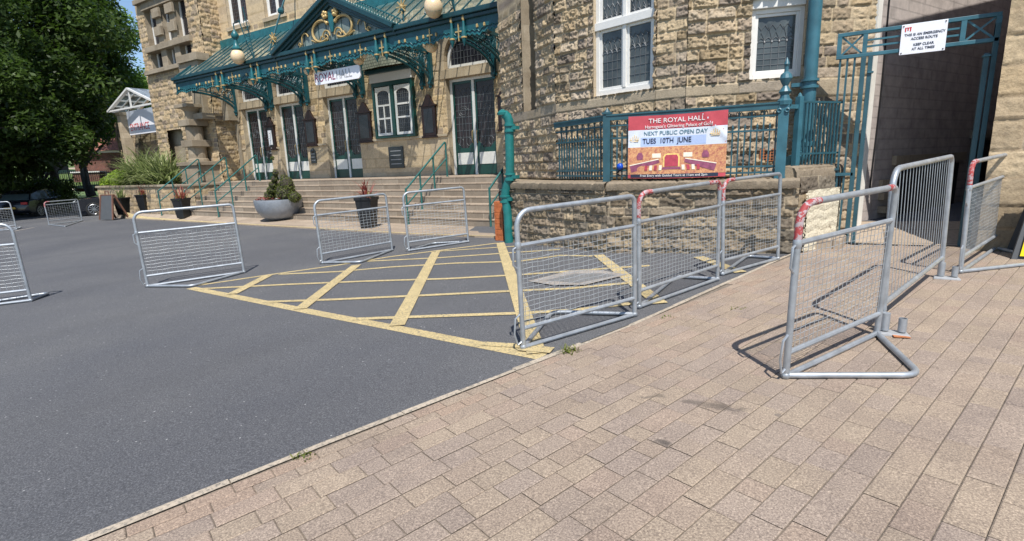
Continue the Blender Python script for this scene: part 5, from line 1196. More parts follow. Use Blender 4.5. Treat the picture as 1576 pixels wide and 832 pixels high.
# ================================================================ crowd barriers
GN = Vector((-.0317, -.0183, 1)).normalized()
def barrier(pl_, pr_, label, apex=None, H=1.1, group='galvanised mesh crowd barriers', tape=(), lean=0.0, zmid=.80, rl=.12, rr=.06, fine=1, hook=1, front=0, L=None, nrm=None):
    a = Vector(gq(*pl_)); b_ = Vector(gq(*pr_)) if not isinstance(pr_, Vector) else pr_
    n = nrm or (GN if a.x > -8.5 else Vector((-.012, -.018, 1)).normalized())
    ex = (b_-a); ex -= n*ex.dot(n)
    if L is None: L = ex.length
    ex.normalize(); ey = n.cross(ex); ez = (n+ey*lean).normalized(); r = .0205
    a = a+n*(r+.004)
    T = Matrix(((ex.x, ey.x, ez.x, a.x), (ex.y, ey.y, ez.y, a.y), (ex.z, ey.z, ez.z, a.z), (0, 0, 0, 1)))
    o = empty('crowd_barrier', tuple(a), label, 'barrier', group)
    Ht = H-r*2
    def arc(cx, cz, rd, a0, a1, n_=6): return [(cx+rd*math.cos(R_(a0+(a1-a0)*i/n_)), 0, cz+rd*math.sin(R_(a0+(a1-a0)*i/n_))) for i in range(n_+1)]
    fr = [(0, 0, .0), (0, 0, Ht-rl)]+arc(rl, Ht-rl, rl, 180, 90)[1:]+arc(L-rr, Ht-rr, rr, 90, 0)+[(L, 0, 0)]
    m = MB(); m.tube(fr, r, 10); m.build('frame', MAT['galv'], o, smooth=True, T=T)
    for z in (zmid, .15):
        m = MB(); m.tube([(r*.5, 0, z), (L-r*.5, 0, z)], r*.86, 8); m.lathe((0, 0, z-.03), [(r, 0), (r*1.25, .015), (r*1.25, .045), (r, .06)], 10) if z == zmid and hook else None
        m.build('rail', MAT['galv'], o, smooth=True, T=T)
    m = MB(); far = a.length > 7.5; wr = .0019 if not far else .0025; st = .05 if not far else (.066 if fine else .085)
    nx = int((L-.04)/st); nz = int((zmid-.17)/(st*.78))
    for i in range(1, nx): x = .02+(L-.04)*i/nx; m.tube([(x, 0, .15), (x, 0, zmid)], wr, 4, cap=False)
    for j in range(1, nz+1):
        z = .17+(zmid-.19)*j/(nz+.4); m.tube([(.02+(L-.04)*i/12, wr*1.6, z+.004*math.sin(i*2.1+j)) for i in range(13)], wr, 4, cap=False)
    m.tube([(.035, 0, .15), (.035, 0, zmid)], wr*1.3, 4); m.tube([(L-.035, 0, .15), (L-.035, 0, zmid)], wr*1.3, 4)
    m.build('mesh_panel', MAT['wire'], o, T=T)
    if apex is not None:
        p = T.inverted() @ (Vector(gq(*apex)) if not isinstance(apex, Vector) else apex); px, py = p.x, p.y
        if abs(py) < .35: py = math.copysign(.45, py)
        q = Vector((px, py, 0)); A0 = Vector((0, 0, 0)); B0 = Vector((L, 0, 0)); rd = .07
        d1 = (A0-q).normalized(); d2 = (B0-q).normalized()
        crv = [q+d1*rd*1.6*(1-t)**2+d2*rd*1.6*t**2+Vector((0, 0, 0)) for t in (0, .2, .4, .6, .8, 1)]
        m = MB(); m.tube([A0]+[tuple(c) for c in crv]+[B0], r*.95, 10)
        for c_ in (A0, B0): m.ball(tuple(c_), r*1.35, 8, 6)
        m.build('ground_loop', MAT['galv'], o, smooth=True, T=T)
    m = MB(); m.tube([(0.0, -.004, 0.0), (L, -.004, 0.0)], r*.9, 8)
    m.build('foot_tube', MAT['galv'], o, smooth=True, T=T)
    if hook:
        m = MB(); m.tube([(-.0, 0, .28), (-.06, 0, .24), (-.075, 0, .12), (-.05, 0, .03), (-.01, 0, .05)], .008, 6); m.build('hook', MAT['galv'], o, smooth=True, T=T); m = MB(); m.tube([(0, 0, zmid+.0), (-.045, 0, zmid-.02), (-.05, 0, zmid-.14), (-.01, 0, zmid-.18)], .008, 6)
        m.build('hook', MAT['galv'], o, smooth=True, T=T)
    for k in tape:
        if k == 'L': pts = [(0, 0, Ht-rl-.10), (0, 0, Ht-rl)]+arc(rl, Ht-rl, rl, 180, 90)[1:]+[(rl+.07, 0, Ht)]
        else: pts = [(L-rr-.16, 0, Ht)]+arc(L-rr, Ht-rr, rr, 90, 0)+[(L, 0, Ht-rr-.03)] if k == 'R' else [(L-rr-.07, 0, Ht), (L-rr-.01, 0, Ht)]
        m = MB(); m.tube(pts, r+.0018, 10); m.build('red_tape', MAT['red_tape'], o, smooth=True, T=T)
    return o, T, L
barrier((1209, 583), (1349, 517), 'nearest mesh barrier on the block paving, its near top corner wrapped in worn red tape', (1417, 583), H=1.10, tape=('L', 'Rs'), rr=.05, lean=-.05, zmid=.83)
barrier((806, 538), (977, 487), 'nearest of the three kerbside mesh barriers, on the corner of the yellow hatching', (850, 483), tape=(), lean=-.03)
barrier((984, 475), (1104, 432), 'middle of the three kerbside mesh barriers, red tape on both top corners, below the banner', (1040, 428), tape=('L', 'R'), lean=-.02)
barrier((1112, 424), (1197, 400), 'farthest of the three kerbside mesh barriers, against the end of the plinth wall', (1150, 396), H=1.09, tape=('L',), rr=.05)
barrier((228, 442), (376, 420), 'mesh barrier alone on the open road in front of the left flight of handrails', (296, 442), H=1.14, tape=(), lean=0)
barrier((497, 406), (604, 386), 'mesh barrier on the road in front of the black planter with red spiky plant', (556, 405), H=1.08)
barrier((630, 387), (721, 373), 'mesh barrier on the hatching in front of the right-hand handrail', (670, 377), H=1.08, tape=())
barrier((76, 346), (127, 340), 'distant mesh barrier in front of the black car, with a red taped corner', (100, 349), H=.96, tape=('L',), fine=0, hook=0)
barrier((1478, 421), (1531, 384), 'mesh barrier against the buff stone building with red tape on its near top corner', Vector((1.98, 7.45, -1.22)), H=1.13, tape=('L',), rr=.05, zmid=.84)
# left edge barriers, only their right ends in view
e = Vector(gq(50, 465)); l = Vector(gq(-120, 485)); d = (l-e).normalized()*1.3+e
def gpix(v): c = np.array([v.x, v.y, v.z]); return ((c@_r)/(c@_f)*FOC+788, (c@_d)/(c@_f)*FOC+416)
barrier(gpix(d), (48, 464), 'mesh barrier cut by the left edge of the picture, the nearer one on the road', (67, 458), H=1.12, rl=.06, rr=.12)
e = Vector(gq(26, 353)); l = Vector(gq(-90, 362)); d = (l-e).normalized()*1.6+e
barrier(gpix(d), (26, 353), 'mesh barrier cut by the left edge, half-way between the nearer one and the dark trees', (34, 350), H=1.1, rl=.06, rr=.12, fine=0, hook=0)
e = Vector(gq(22, 326)); l = Vector(gq(-30, 330)); d = (l-e).normalized()*1.8+e
barrier(gpix(d), (22, 326), 'farthest barrier, standing in the tree shade at the left edge', None, H=1.15, fine=0, hook=0)
# the taller barred panel standing in loose feet
def barred_panel():
    a = Vector(gq(1357, 508)); b_ = Vector(gq(1447, 428)); n = GN; ex = (b_-a); ex -= n*ex.dot(n); L = ex.length; ex.normalize(); ey = n.cross(ex)
    T = Matrix(((ex.x, ey.x, n.x, a.x), (ex.y, ey.y, n.y, a.y), (ex.z, ey.z, n.z, a.z), (0, 0, 0, 1))); r = .0215; H = 1.20
    o = empty('barred_barrier', tuple(a), 'taller barrier of close upright bars linking two mesh barriers in front of the alley', 'barrier')
    def arc(cx, cz, rd, a0, a1, n_=7): return [(cx+rd*math.cos(R_(a0+(a1-a0)*i/n_)), 0, cz+rd*math.sin(R_(a0+(a1-a0)*i/n_))) for i in range(n_+1)]
    m = MB(); m.tube([(0, 0, .0), (0, 0, H-.16)]+arc(.15, H-.16, .15, 180, 90)[1:]+arc(L-.07, H-.08, .07, 90, 0)+[(L, 0, 0)], r, 10); m.build('frame', MAT['galv'], o, smooth=True, T=T)
    m = MB(); m.tube([(0, 0, .21), (L, 0, .21)], r*.9, 8); m.build('rail', MAT['galv'], o, smooth=True, T=T)
    for i in range(1, 21):
        m = MB(); x = L*i/21; zt = H-.01 if .15 < x < L-.07 else (H-.16+math.sqrt(max(0, .0225-(x-.15)**2)) if x <= .15 else H-.02)
        m.tube([(x, 0, .21), (x, 0, zt)], .0026, 5); m.build('bar', MAT['wire'], o, T=T)
    return T, L, n
Tp, Lp, _n = barred_panel()
foot = empty('barrier_foot', tuple(gq(1372, 512)), 'rust-stained flat steel foot under the near end of the barred panel', 'barrier foot', 'steel feet under the barriers')
def foot_parts(o, T, x):
    m = MB(); m.add([(x-.06, -.07, .0), (x+.155, -.07, .0), (x+.14, .06, .0), (x-.05, .06, 0), (x-.055, -.062, .022), (x+.15, -.062, .022), (x+.135, .052, .022), (x-.045, .052, .022)], [(3, 2, 1, 0), (4, 5, 6, 7), (0, 1, 5, 4), (1, 2, 6, 5), (2, 3, 7, 6), (3, 0, 4, 7)])
    m.build('plate', MAT['concrete_foot'], o, T=T, bevel=.006)
    m = MB(); m.lathe((x+.105, 0, .03), [(.027, 0), (.027, .10), (.022, .10), (.022, .04)], 10); m.build('stub_tube', MAT['galv'], o, T=T, smooth=True)
    m = MB(); m.lathe((x, 0, .03), [(.03, 0), (.03, .13)], 10); m.build('stub_tube', MAT['galv'], o, T=T, smooth=True)
# stub beside the near barrier, and a foot at the far end
def flat_T(p, ang): return Matrix.Translation(Vector(p)) @ Matrix.Rotation(ang, 4, 'Z')
foot_parts(foot, flat_T(gq(1360, 513), R_(2)), .0)
m = MB(); m.box((0, 0, 0), (.10, .07, .006)); 
p = gq(1386, 519); m.build('rust_patch', MAT['rust'], foot, T=flat_T((p[0], p[1], p[2]+.012), .2))
foot2 = empty('barrier_foot', tuple(gq(1456, 434)), 'pale clean steel foot under the far end of the barred panel', 'barrier foot', 'steel feet under the barriers')
p = gq(1447, 428); foot_parts(foot2, flat_T(p, R_(-4)), .0)
# ================================================================ handrails up the steps
def handrail(X, label, y0=10.27, n=4, flip=0, y1=12.05):
    def base(y): 
        if y < STEP_Y: return PZ(X, y)
        k = min(7, int((y-STEP_Y)/TREAD)+1); return STEP_Z+RISE*k
    o = empty('handrail', (X, y0, STEP_Z), label, 'handrail', 'green tubular handrails on the steps')
    h = .98; za = STEP_Z+h-.02; zb_ = LAND_Z+h
    m = MB(); m.tube([(X, y0, za-.04), (X, y0+.05, za), (X, y1-.04, zb_), (X, y1, zb_-.05)], .026, 8); m.build('top_rail', MAT['green_rail'], o, smooth=True)
    m = MB(); m.tube([(X, y0, za-.44), (X, y1, zb_-.46)], .021, 8); m.build('lower_rail', MAT['green_rail'], o, smooth=True)
    for i in range(n):
        y = y0+(y1-y0)*i/(n-1); zt = za+(zb_-za)*i/(n-1); m = MB(); m.tube([(X, y, base(y)), (X, y, zt)], .026, 8); m.lathe((X, y, base(y)), [(.05, 0), (.05, .012)], 10); m.build('post', MAT['green_rail'], o, smooth=True)
Xh = [atZ(311, 280.5, LAND_Z)[0]*12.05/atZ(311, 280.5, LAND_Z)[1], atZ(352, 279, LAND_Z)[0]*12.05/atZ(352, 279, LAND_Z)[1], atZ(417, 286, LAND_Z)[0], -9.74]
r1, r2, r3 = ray(311, 280.5), ray(352.5, 279), ray(418, 285)
X1, X2, X3 = r1[0]/r1[1]*12.05, r2[0]/r2[1]*12.05, r3[0]/r3[1]*12.05
handrail(X1, 'leftmost green handrail, beside the planting bed with spiky leaves'); handrail(X2, 'green handrail second from the left, rising behind the black pot with pinkish spikes'); handrail(-19.0+.0, 'green handrail running up towards door one, left of the big round planter'); handrail(-9.74, 'green handrail running up towards the last double door, behind a mesh barrier')
handrail(-7.05, 'dark green handrail at the far right end of the steps, beside the vent pipe')
# ================================================================ pots and planters
def blades(n, L, wd, spread, seed, base_r=.05, droop=.6, up=.7):
    rs = random.Random(seed); m = MB(); cols = []
    for i in range(n):
        a = rs.uniform(0, 2*math.pi); ln = L*rs.uniform(.6, 1.1); el = rs.uniform(up-spread, up+spread)*math.pi/2; el = min(el, 1.5)
        x, y, z = base_r*rs.uniform(-1, 1), base_r*rs.uniform(-1, 1), 0; w0 = wd*rs.uniform(.7, 1.2); N = 7; k = len(m.v); c = rs.random()
        sx_, sy_ = -math.sin(a), math.cos(a)
        for j in range(N+1):
            t = j/N; ww = w0*(1-t**2.2)*.5+.0008
            for s in (-1, 0, 1): m.v.append((x+sx_*ww*s, y+sy_*ww*s, z-(.25*ww if s == 0 else 0))); cols.append((c, c, c, 1))
            e2 = el-droop*t*t*1.8; x += math.cos(a)*math.cos(e2)*ln/N; y += math.sin(a)*math.cos(e2)*ln/N; z += math.sin(e2)*ln/N
        for j in range(N):
            for s in (0, 1): q = k+j*3+s; m.f.append((q, q+1, q+4, q+3))
    return m, cols
def pot(px, py, label, leaf, seed, H=.75, w1=.225, group='tall black tapering pots', z=None, L=.7, plabel=None):
    p = meet(px, py, PZ) if z is None else atZ(px, py, z); x, y, zz = p
    o = empty('plant_pot', (x, y, zz), label, 'plant pot', group)
    m = MB(); k = w1
    def sq(h, wz): return [(-wz, -wz, h), (wz, -wz, h), (wz, wz, h), (-wz, wz, h)]
    rings = [(0, k*.66), (.02, k*.70), (H-.08, k*.97), (H-.08, k*1.05), (H, k*1.07), (H, k*.96), (H-.06, k*.94)]
    for (h, wz) in rings: m.v += [(x+a*math.cos(.35)-b_*math.sin(.35), y+a*math.sin(.35)+b_*math.cos(.35), zz+c) for a, b_, c in sq(h, wz)]
    for i in range(len(rings)-1):
        for j in range(4): m.f.append((i*4+j, i*4+(j+1) % 4, i*4+4+(j+1) % 4, i*4+4+j))
    m.f.append((3, 2, 1, 0)); t_ = (len(rings)-1)*4; m.f.append((t_, t_+1, t_+2, t_+3)); m.build('pot', MAT['pot'], o, bevel=.008)
    m, c = blades(46, L, .035, .35, seed, .08, .7, .62); pl_ = m.build('spiky_plant', MAT[leaf], o, colors=c, T=Matrix.Translation((x, y, zz+H-.07)))
    if leaf == 'leaf_red':
        m, c = blades(30, L*.4, .02, .5, seed+1, .16, .3, .5); m.build('trailing_leaves', MAT['leaf_bush'], o, colors=c, T=Matrix.Translation((x, y, zz+H-.05)))
    return o
pot(191, 330, 'black pot with a green spiky plant beside the A-board', 'leaf_flax', 1, L=.75); pot(225, 325, 'black pot with a small pink spiky plant against the stone planting bed', 'leaf_red', 2, L=.6)
pot(283, 335, 'black pot with a faded pinkish-brown spiky plant before the handrails', 'leaf_red', 3, L=.72); pot(568, 350, 'black pot with a red spiky plant standing right of the big round planter', 'leaf_red', 4, H=.80, L=.62)
p = meet(432, 337, PZ); ux, uy, uz = p
urn = empty('bowl_planter', (ux, uy, uz), 'very large round grey bowl planter with clipped box topiary and small red flowers', 'planter')
RR = .95; m = MB(); m.lathe((ux, uy, uz), [(.30, 0), (.37, .02), (.54, .10), (.66, .25), (.72, .42), (.74, .60), (.735, .65), (.69, .655), (.67, .61), (.4, .60)], 14); m.build('bowl', MAT['urn'], urn, smooth=True, bevel=0)
m = MB(); m.lathe((ux, uy, uz+.60), [(.68, 0), (.4, .04), (.01, .05)], 16); m.build('soil', MAT['soil'], urn)
def leafball(m, cols, c, r, n, s, rs, sq=1, shell=.8):
    for i in range(n):
        u = rs.uniform(-1, 1); a = rs.uniform(0, 2*math.pi); rr = r*(shell+(1.04-shell)*rs.random()) if shell > 0 else r*rs.random()**.4
        d = Vector((math.sqrt(1-u*u)*math.cos(a), math.sqrt(1-u*u)*math.sin(a), u*sq)); p = Vector(c)+d*rr
        n1 = (d+Vector((rs.uniform(-.8, .8), rs.uniform(-.8, .8), rs.uniform(-.3, .9)))).normalized(); t1 = n1.orthogonal().normalized(); t2 = n1.cross(t1); th = rs.random()*6.28
        ca, sa_ = math.cos(th), math.sin(th); t1, t2 = t1*ca+t2*sa_, t2*ca-t1*sa_; k = len(m.v); ss = s*rs.uniform(.6, 1.3)
        for q in (p-t1*ss, p-t2*ss*.5, p+t1*ss, p+t2*ss*.5): m.v.append(tuple(q))
        m.f.append((k, k+1, k+2, k+3)); c_ = min(1, max(0, rs.gauss(.45, .22))); cols += [(c_, c_, c_, 1)]*4
rs = random.Random(8); m = MB(); cols = []
def topi(px, py, r, n, sq=1.0, ck=0): p = atY(px, py, uy+ck); leafball(m, cols, tuple(p), r, n, .028, rs, sq, .82); m2.ball(tuple(p), r*.86, 12, 8, sq)
m2 = MB()
for (px, py, r, sq) in ((440, 296, .33, 1.1), (441, 284, .24, 1.15), (438, 275, .13, 1.2), (416, 301, .20, .9), (424, 266, .10, 1.3), (423, 275, .13, .9), (421, 284, .15, .9), (419, 292, .17, .8), (454, 303, .2, .9)): topi(px, py, r, int(2600*r*r*4), sq)
leafball(m, cols, (ux-.02, uy, uz+1.95), .06, 60, .03, rs); m2.build('inner_branches', MAT['bark'], urn); m.build('topiary', MAT['leaf_box'], urn, colors=cols)
m = MB(); cols = []
for i in range(34):
    a = rs.uniform(0, 6.28); r = rs.uniform(.45, .66); leafball(m, cols, (ux+r*math.cos(a), uy+r*math.sin(a), uz+.70), .05, 6, .03, rs)
m.build('bedding_flowers', MAT['leaf_red'], urn, colors=cols)
# wooden box with a black handle by the vent pipe
p0 = gq(764, 370); a = atY(762.5, 371, 8.2); b_ = atY(775, 371, 8.2); zt = atY(767, 310, 8.2)[2]; gz_ = G(a[0], 8.2)
o = empty('timber_planter', (float(a[0])+.07, 8.3, gz_), 'tall orange-brown slatted timber box with a black handle beside the vent pipe', 'box')
m = MB(); x0, x1 = float(a[0]), float(b_[0]); nb = 7; hh = (zt-gz_)/nb
for k in range(nb): m.bb(x0, x1, 8.2, 8.62, gz_+hh*k+.003, gz_+hh*(k+1)-.003)
m.bb(x0+.01, x1-.01, 8.21, 8.61, gz_, zt); m.build('slats', MAT['orange_wood'], o, bevel=.005)
m = MB(); m.tube([(x0+.04, 8.35, zt), (x0+.03, 8.35, zt+.16), (x0+.06, 8.35, zt+.19), (x1-.03, 8.35, zt+.17), (x1-.02, 8.35, zt)], .016, 6); m.build('handle', MAT['black'], o)
# A-board on the left
p = meet(172, 337, PZ); ax, ay, az = p
ab = empty('chalk_board', (ax, ay, az), 'folding grey chalk A-board with brown timber sides at the left end of the pavement', 'sign board')
T = flat_T(p, R_(12)); a = atY(157, 309, ay)
m = MB(); m.add([(-.42, -.22, 0), (.42, -.22, 0), (.36, -.02, 1.02), (-.36, -.02, 1.02), (-.42, -.19, 0), (.42, -.19, 0), (.36, .01, 1.02), (-.36, .01, 1.02)], [(0, 1, 2, 3), (7, 6, 5, 4), (0, 4, 5, 1), (1, 5, 6, 2), (2, 6, 7, 3), (3, 7, 4, 0)]); m.build('board', MAT['slate_board'], ab, T=T)
m = MB()
for s in (-1, 1):
    for (ya, yb) in ((-.22, -.02), (.45, .04)): m.bar((s*.42, ya, 0), (s*.37, yb, 1.03), .05, .06)
for k in range(9): z = .08+.11*k; m.bb(-.45+.006*k, -.415+.006*k, -.20+.022*k, .42-.042*k, z-.045, z+.045)
m.bb(-.38, .38, -.03, .06, 1.02, 1.06); m.build('timber_frame', MAT['brown_wood'], ab, T=T)
m = MB(); m.tube([(-.12, 0, 1.05), (-.1, 0, 1.2), (.1, 0, 1.2), (.12, 0, 1.05)], .025, 6); m.build('handle', MAT['brown_wood'], ab, T=T)
# yellow and black board at the right edge
q1 = atY(1556, 396, 7.85); zt = atY(1576, 320, 7.85)[2]; xx = float(q1[0])-.05; gg = G(xx, 7.8)
yb_ = empty('warning_board', (xx+.4, 7.8, gg), 'black and yellow folding warning board cut by the right edge of the picture', 'sign board')
m = MB(); m.add([(xx, 7.6, gg), (xx+.65, 7.6, gg), (xx+.5, 7.84, gg+.95), (xx+.18, 7.84, gg+.95), (xx, 7.64, gg), (xx+.65, 7.64, gg), (xx+.5, 7.88, gg+.95), (xx+.18, 7.88, gg+.95)], [(0, 1, 2, 3), (7, 6, 5, 4), (0, 4, 5, 1), (1, 5, 6, 2), (2, 6, 7, 3), (3, 7, 4, 0)])
m.build('board', MAT['slate_board'], yb_)
m = MB(); m.add([(xx+.06, 7.604, gg+.04), (xx+.59, 7.604, gg+.04), (xx+.49, 7.76, gg+.66), (xx+.155, 7.76, gg+.66)], [(0, 1, 2, 3)]); m.build('yellow_panel', MAT['yellow'], yb_, T=Matrix.Translation((0, -.02, .0)))
m = MB(); m.add([(xx+.04, 8.06, gg), (xx+.62, 8.06, gg), (xx+.5, 7.9, gg+.95), (xx+.18, 7.9, gg+.95)], [(0, 3, 2, 1)]); m.build('back_leaf', MAT['slate_board'], yb_)
# ================================================================ planting bed at the foot of the tower
bed = empty('planting_bed', (-25, 11, -1.7), 'raised stone planting bed with a coping at the foot of the tower', 'planting bed')
BY = 11.0; bx0 = atY(152, 300, BY)[0]; bx1 = SX0-.25; bzt = atY(200, 285, BY)[2]
stone_wall('bed_wall', (bx0, BY), (bx1, BY), -1.95, bzt-.1, bed, res=.04, course=.17, blk=(.3, .7), bulge=.03, seed=71, mat='stone_tower')
stone_wall('bed_wall', (bx1, BY), (bx1, 13), -1.95, bzt-.1, bed, res=.05, course=.17, blk=(.3, .7), bulge=.03, seed=72, mat='stone_tower')
stone_wall('bed_wall', (bx0, 13), (bx0, BY), -1.95, bzt-.1, bed, res=.05, course=.17, blk=(.3, .7), bulge=.03, seed=73, mat='stone_tower')
m = MB(); m.bb(bx0-.06, bx1+.06, BY-.07, BY+.25, bzt-.1, bzt); m.bb(bx0-.06, bx0+.25, BY+.25, 13, bzt-.1, bzt); m.bb(bx1-.25, bx1+.06, BY+.25, 13, bzt-.1, bzt); m.build('coping', MAT['ashlar_grey'], bed, bevel=.02)
m = MB(); m.bb(bx0+.2, bx1-.2, BY+.2, 13, bzt-.2, bzt-.05); m.build('soil', MAT['soil'], bed)
rs = random.Random(21)
for i, (px, lb) in enumerate(((212, 'left clump of the long strappy leaves in the stone planting bed'), (236, 'middle and largest clump of long strappy leaves in the planting bed'), (256, 'right clump of long strappy leaves next to the leftmost handrail'))):
    p = atY(px, 282, BY+.75+.2*(i % 2)); m, c = blades(230, (1.75, 2.1, 1.8)[i], .085, .42, 30+i, .35, .75, .66)
    q = m.build('strappy_plant', MAT['leaf_flax'], None, colors=c); q.location = (p[0], p[1], bzt-.08); tag(q, lb, 'plant', 'strappy plants in the bed')
m = MB(); cols = []
for (px, py, r) in ((186, 276, .75), (170, 282, .6), (200, 270, .6)):
    p = atY(px, py, BY+.6); leafball(m, cols, tuple(p), r*.75, 1500, .07, rs, .8, .55)
q = m.build('low_shrub', MAT['leaf_bush'], None, colors=cols); tag(q, 'bright green feathery shrub at the left end of the stone planting bed', 'shrub')
# ================================================================ side wing with glazed porch
wing = empty('side_wing', (-33, 15, -1.9), 'lower stone wing left of the tower with a white glazed entrance porch', 'building')
WY = 14.5; wx0 = atY(183, 230, WY)[0]
stone_wall('wing_wall', (wx0, WY), (TX0+.1, WY), -2, 3.2, wing, res=.05, course=.2, blk=(.3, .7), bulge=.04, seed=81, mat='stone_tower')
m = MB(); m.slab([(wx0+.02, WY+.05), (TX0+1, WY+.05), (TX0+1, 24), (wx0+1, 24)], -2, 3.1); m.build('wing_core', MAT['stone_brightened'], wing, colors=[(.33, .25, .16, 1)]*8)
PYf = 13.2; ap = atY(197, 136, PYf); el_ = atY(167, 172, PYf); hwp = ap[0]-el_[0]; er = ap[0]+hwp
m = MB()
for s in (-1, 1):
    ex_ = ap[0]+s*hwp; m.bar((ex_, PYf, el_[2]), (ap[0], PYf, ap[2]), .09, .16, up=(0, 1, 0)); m.bar((ex_, WY, el_[2]), (ap[0], WY, ap[2]), .08, .14, up=(0, 1, 0))
    for k in range(5): t = k/4; m.bar((ex_+(ap[0]-ex_)*t, PYf, el_[2]+(ap[2]-el_[2])*t), (ex_+(ap[0]-ex_)*t, WY, el_[2]+(ap[2]-el_[2])*t), .07, .07)
    for k in range(4): yy = PYf+(WY-PYf)*k/3; m.bar((ex_, yy, el_[2]), (ap[0], yy, ap[2]), .05, .05, up=(0, 1, 0))
m.bar((ap[0]-hwp, PYf, el_[2]), (er, PYf, el_[2]), .08, .12, up=(0, 1, 0)); m.bar((ap[0], PYf, el_[2]), (ap[0], PYf, ap[2]), .06, .06)
pw = m.build('porch_frame', MAT['white_frame'], wing)
m = MB()
for s in (-1, 1): ex_ = ap[0]+s*hwp; m.add([(ex_, PYf, el_[2]+.05), (ap[0], PYf, ap[2]+.05), (ap[0], WY, ap[2]+.05), (ex_, WY, el_[2]+.05)], [(0, 1, 2, 3)])
m.build('porch_glass', MAT['porch_glass'], wing)
m = MB(); m.bb(el_[0]+.35, el_[0]+.75, PYf+.2, PYf+.6, -2, el_[2]-.05); m.bb(el_[0]+.3, el_[0]+.8, PYf+.15, PYf+.65, el_[2]-.2, el_[2]-.05); m.build('porch_pier', MAT['ashlar'], wing)
sa = atY(197, 190, PYf+.5); sb = atY(236, 190, PYf+.5); zt = atY(215, 168, PYf+.5)[2]; zb = atY(215, 206, PYf+.5)[2]
es = empty('entrance_board', ((sa[0]+sb[0])/2, PYf+.5, zb), 'white board reading ENTRANCE in red hanging inside the porch', 'sign')
x0, x1 = sa[0], sb[0]+1.2; m = MB(); m.bb(x0, x1, PYf+.5, PYf+.54, zb, zt); m.build('board', MAT['sign_white'], es)
text_mesh('ENTRANCE', .52, 'lettering', 'text_red', es, Matrix.Translation((x0+.2, PYf+.495, zb+.36)), align='LEFT', sx_=.8)
m = MB(); m.tube([(x0+.4, PYf+.52, zt), (x0+.4, PYf+.52, zt+.6)], .02, 5); m.tube([(x1-.4, PYf+.52, zt), (x1-.4, PYf+.52, zt+.6)], .02, 5); m.build('hanger', MAT['iron'], es)
# ================================================================ park, trees, cars and house on the left
def atD(x, y, D): return ray(x, y)*D
ER = Vector((_r[0], _r[1], 0)).normalized(); EF = Vector((_f[0], _f[1], 0)).normalized()   # across and along the line of sight, level
RZ = math.atan2(ER.y, ER.x)
def leafcloud(name, cents, rads, per, size, mat, parent, seed, flat=.8, hang=.2):
    r = np.random.RandomState(seed); C = np.repeat(np.array(cents), per, 0); Rr = np.repeat(np.array(rads), per)[:, None]; n = len(C)
    d = r.normal(size=(n, 3)); d /= np.linalg.norm(d, axis=1)[:, None]; P = C+d*Rr*(r.rand(n, 1)**.45)*np.array([1, 1, flat])
    nn = d*.5+r.normal(size=(n, 3))*.5+np.array([0, 0, .6]); nn /= np.linalg.norm(nn, axis=1)[:, None]
    t1 = np.cross(nn, r.normal(size=(n, 3))); t1 /= np.linalg.norm(t1, axis=1)[:, None]+1e-9; t2 = np.cross(nn, t1)
    s = size*r.uniform(.55, 1.3, (n, 1)); V = np.stack([P-t1*s, P-t2*s*.42-nn*s*.12, P+t1*s, P+t2*s*.42-nn*s*.12], 1).reshape(-1, 3)
    me = bpy.data.meshes.new(name); me.vertices.add(4*n); me.vertices.foreach_set('co', V.ravel()); me.loops.add(4*n); me.loops.foreach_set('vertex_index', np.arange(4*n)); me.polygons.add(n); me.polygons.foreach_set('loop_start', np.arange(0, 4*n, 4)); me.update(calc_edges=True)
    cl = np.clip(r.normal(.42, .24, n)+np.repeat(r.normal(0, .15, len(cents)), per), 0, 1); col = np.ones((4*n, 4), np.float32); col[:, :3] = np.repeat(cl, 4)[:, None]
    me.color_attributes.new('bc', 'FLOAT_COLOR', 'POINT').data.foreach_set('color', col.ravel()); me.materials.append(mat)
    o = bpy.data.objects.new(name, me); COL.objects.link(o)
    if parent: o.parent = parent; o.matrix_parent_inverse = parent_world(parent).inverted()
    return o
def tree(base, H, cc, cr, label, mat, seed, ncl=60, per=260, size=.14, tr=.3, lean=(0, 0), clr=(.9, 1.5), name='tree'):
    """cc: crown centre, cr: crown radii (x across, y depth, z)"""
    rs = np.random.RandomState(seed); b_ = Vector(base); o = empty(name, tuple(b_), label, 'tree', 'trees at the edge of the park'); m = MB()
    top = Vector((b_.x+lean[0], b_.y+lean[1], b_.z+H)); N = 8; tp = [b_.lerp(top, i/N)+Vector((rs.normal()*.06*i**.5, rs.normal()*.06*i**.5, 0)) for i in range(N+1)]
    m.tube([tuple(p) for p in tp], [tr*(1.25 if i == 0 else 1-.75*i/N) for i in range(N+1)], 9)
    cents = []; rads = []
    for k in range(ncl):
        d = rs.normal(size=3); d /= np.linalg.norm(d); q = np.array(cc)+(ER*float(d[0]*cr[0])+EF*float(d[1]*cr[1])+Vector((0, 0, float(d[2]*cr[2]))))*float(rs.rand()**.35)
        cents.append(q); rads.append(rs.uniform(*clr))
        if k % 2 == 0:
            s = tp[2+rs.randint(0, N-2)]; e = Vector(q); mid = s.lerp(e, .5)+Vector((0, 0, .3*rs.rand())); m.tube([tuple(s), tuple(mid), tuple(e)], [tr*.32, tr*.18, tr*.05], 5, cap=False)
    m.build('trunk', MAT['bark'], o, smooth=True); leafcloud('crown', cents, rads, per, size, MAT[mat], o, seed+1); return o
gz_far = -1.95
def base_at(px, D, z=gz_far): p = atD(px, 277, D); return (p[0], p[1], z)
c = atD(-5, 70, 29); tree(base_at(10, 31), 9, c, (5.9, 4.5, 6.4), 'huge dark leafy chestnut tree filling the upper left of the picture', 'leaf_dark', 101, 120, 420, .17, .45, clr=(1.0, 1.8))
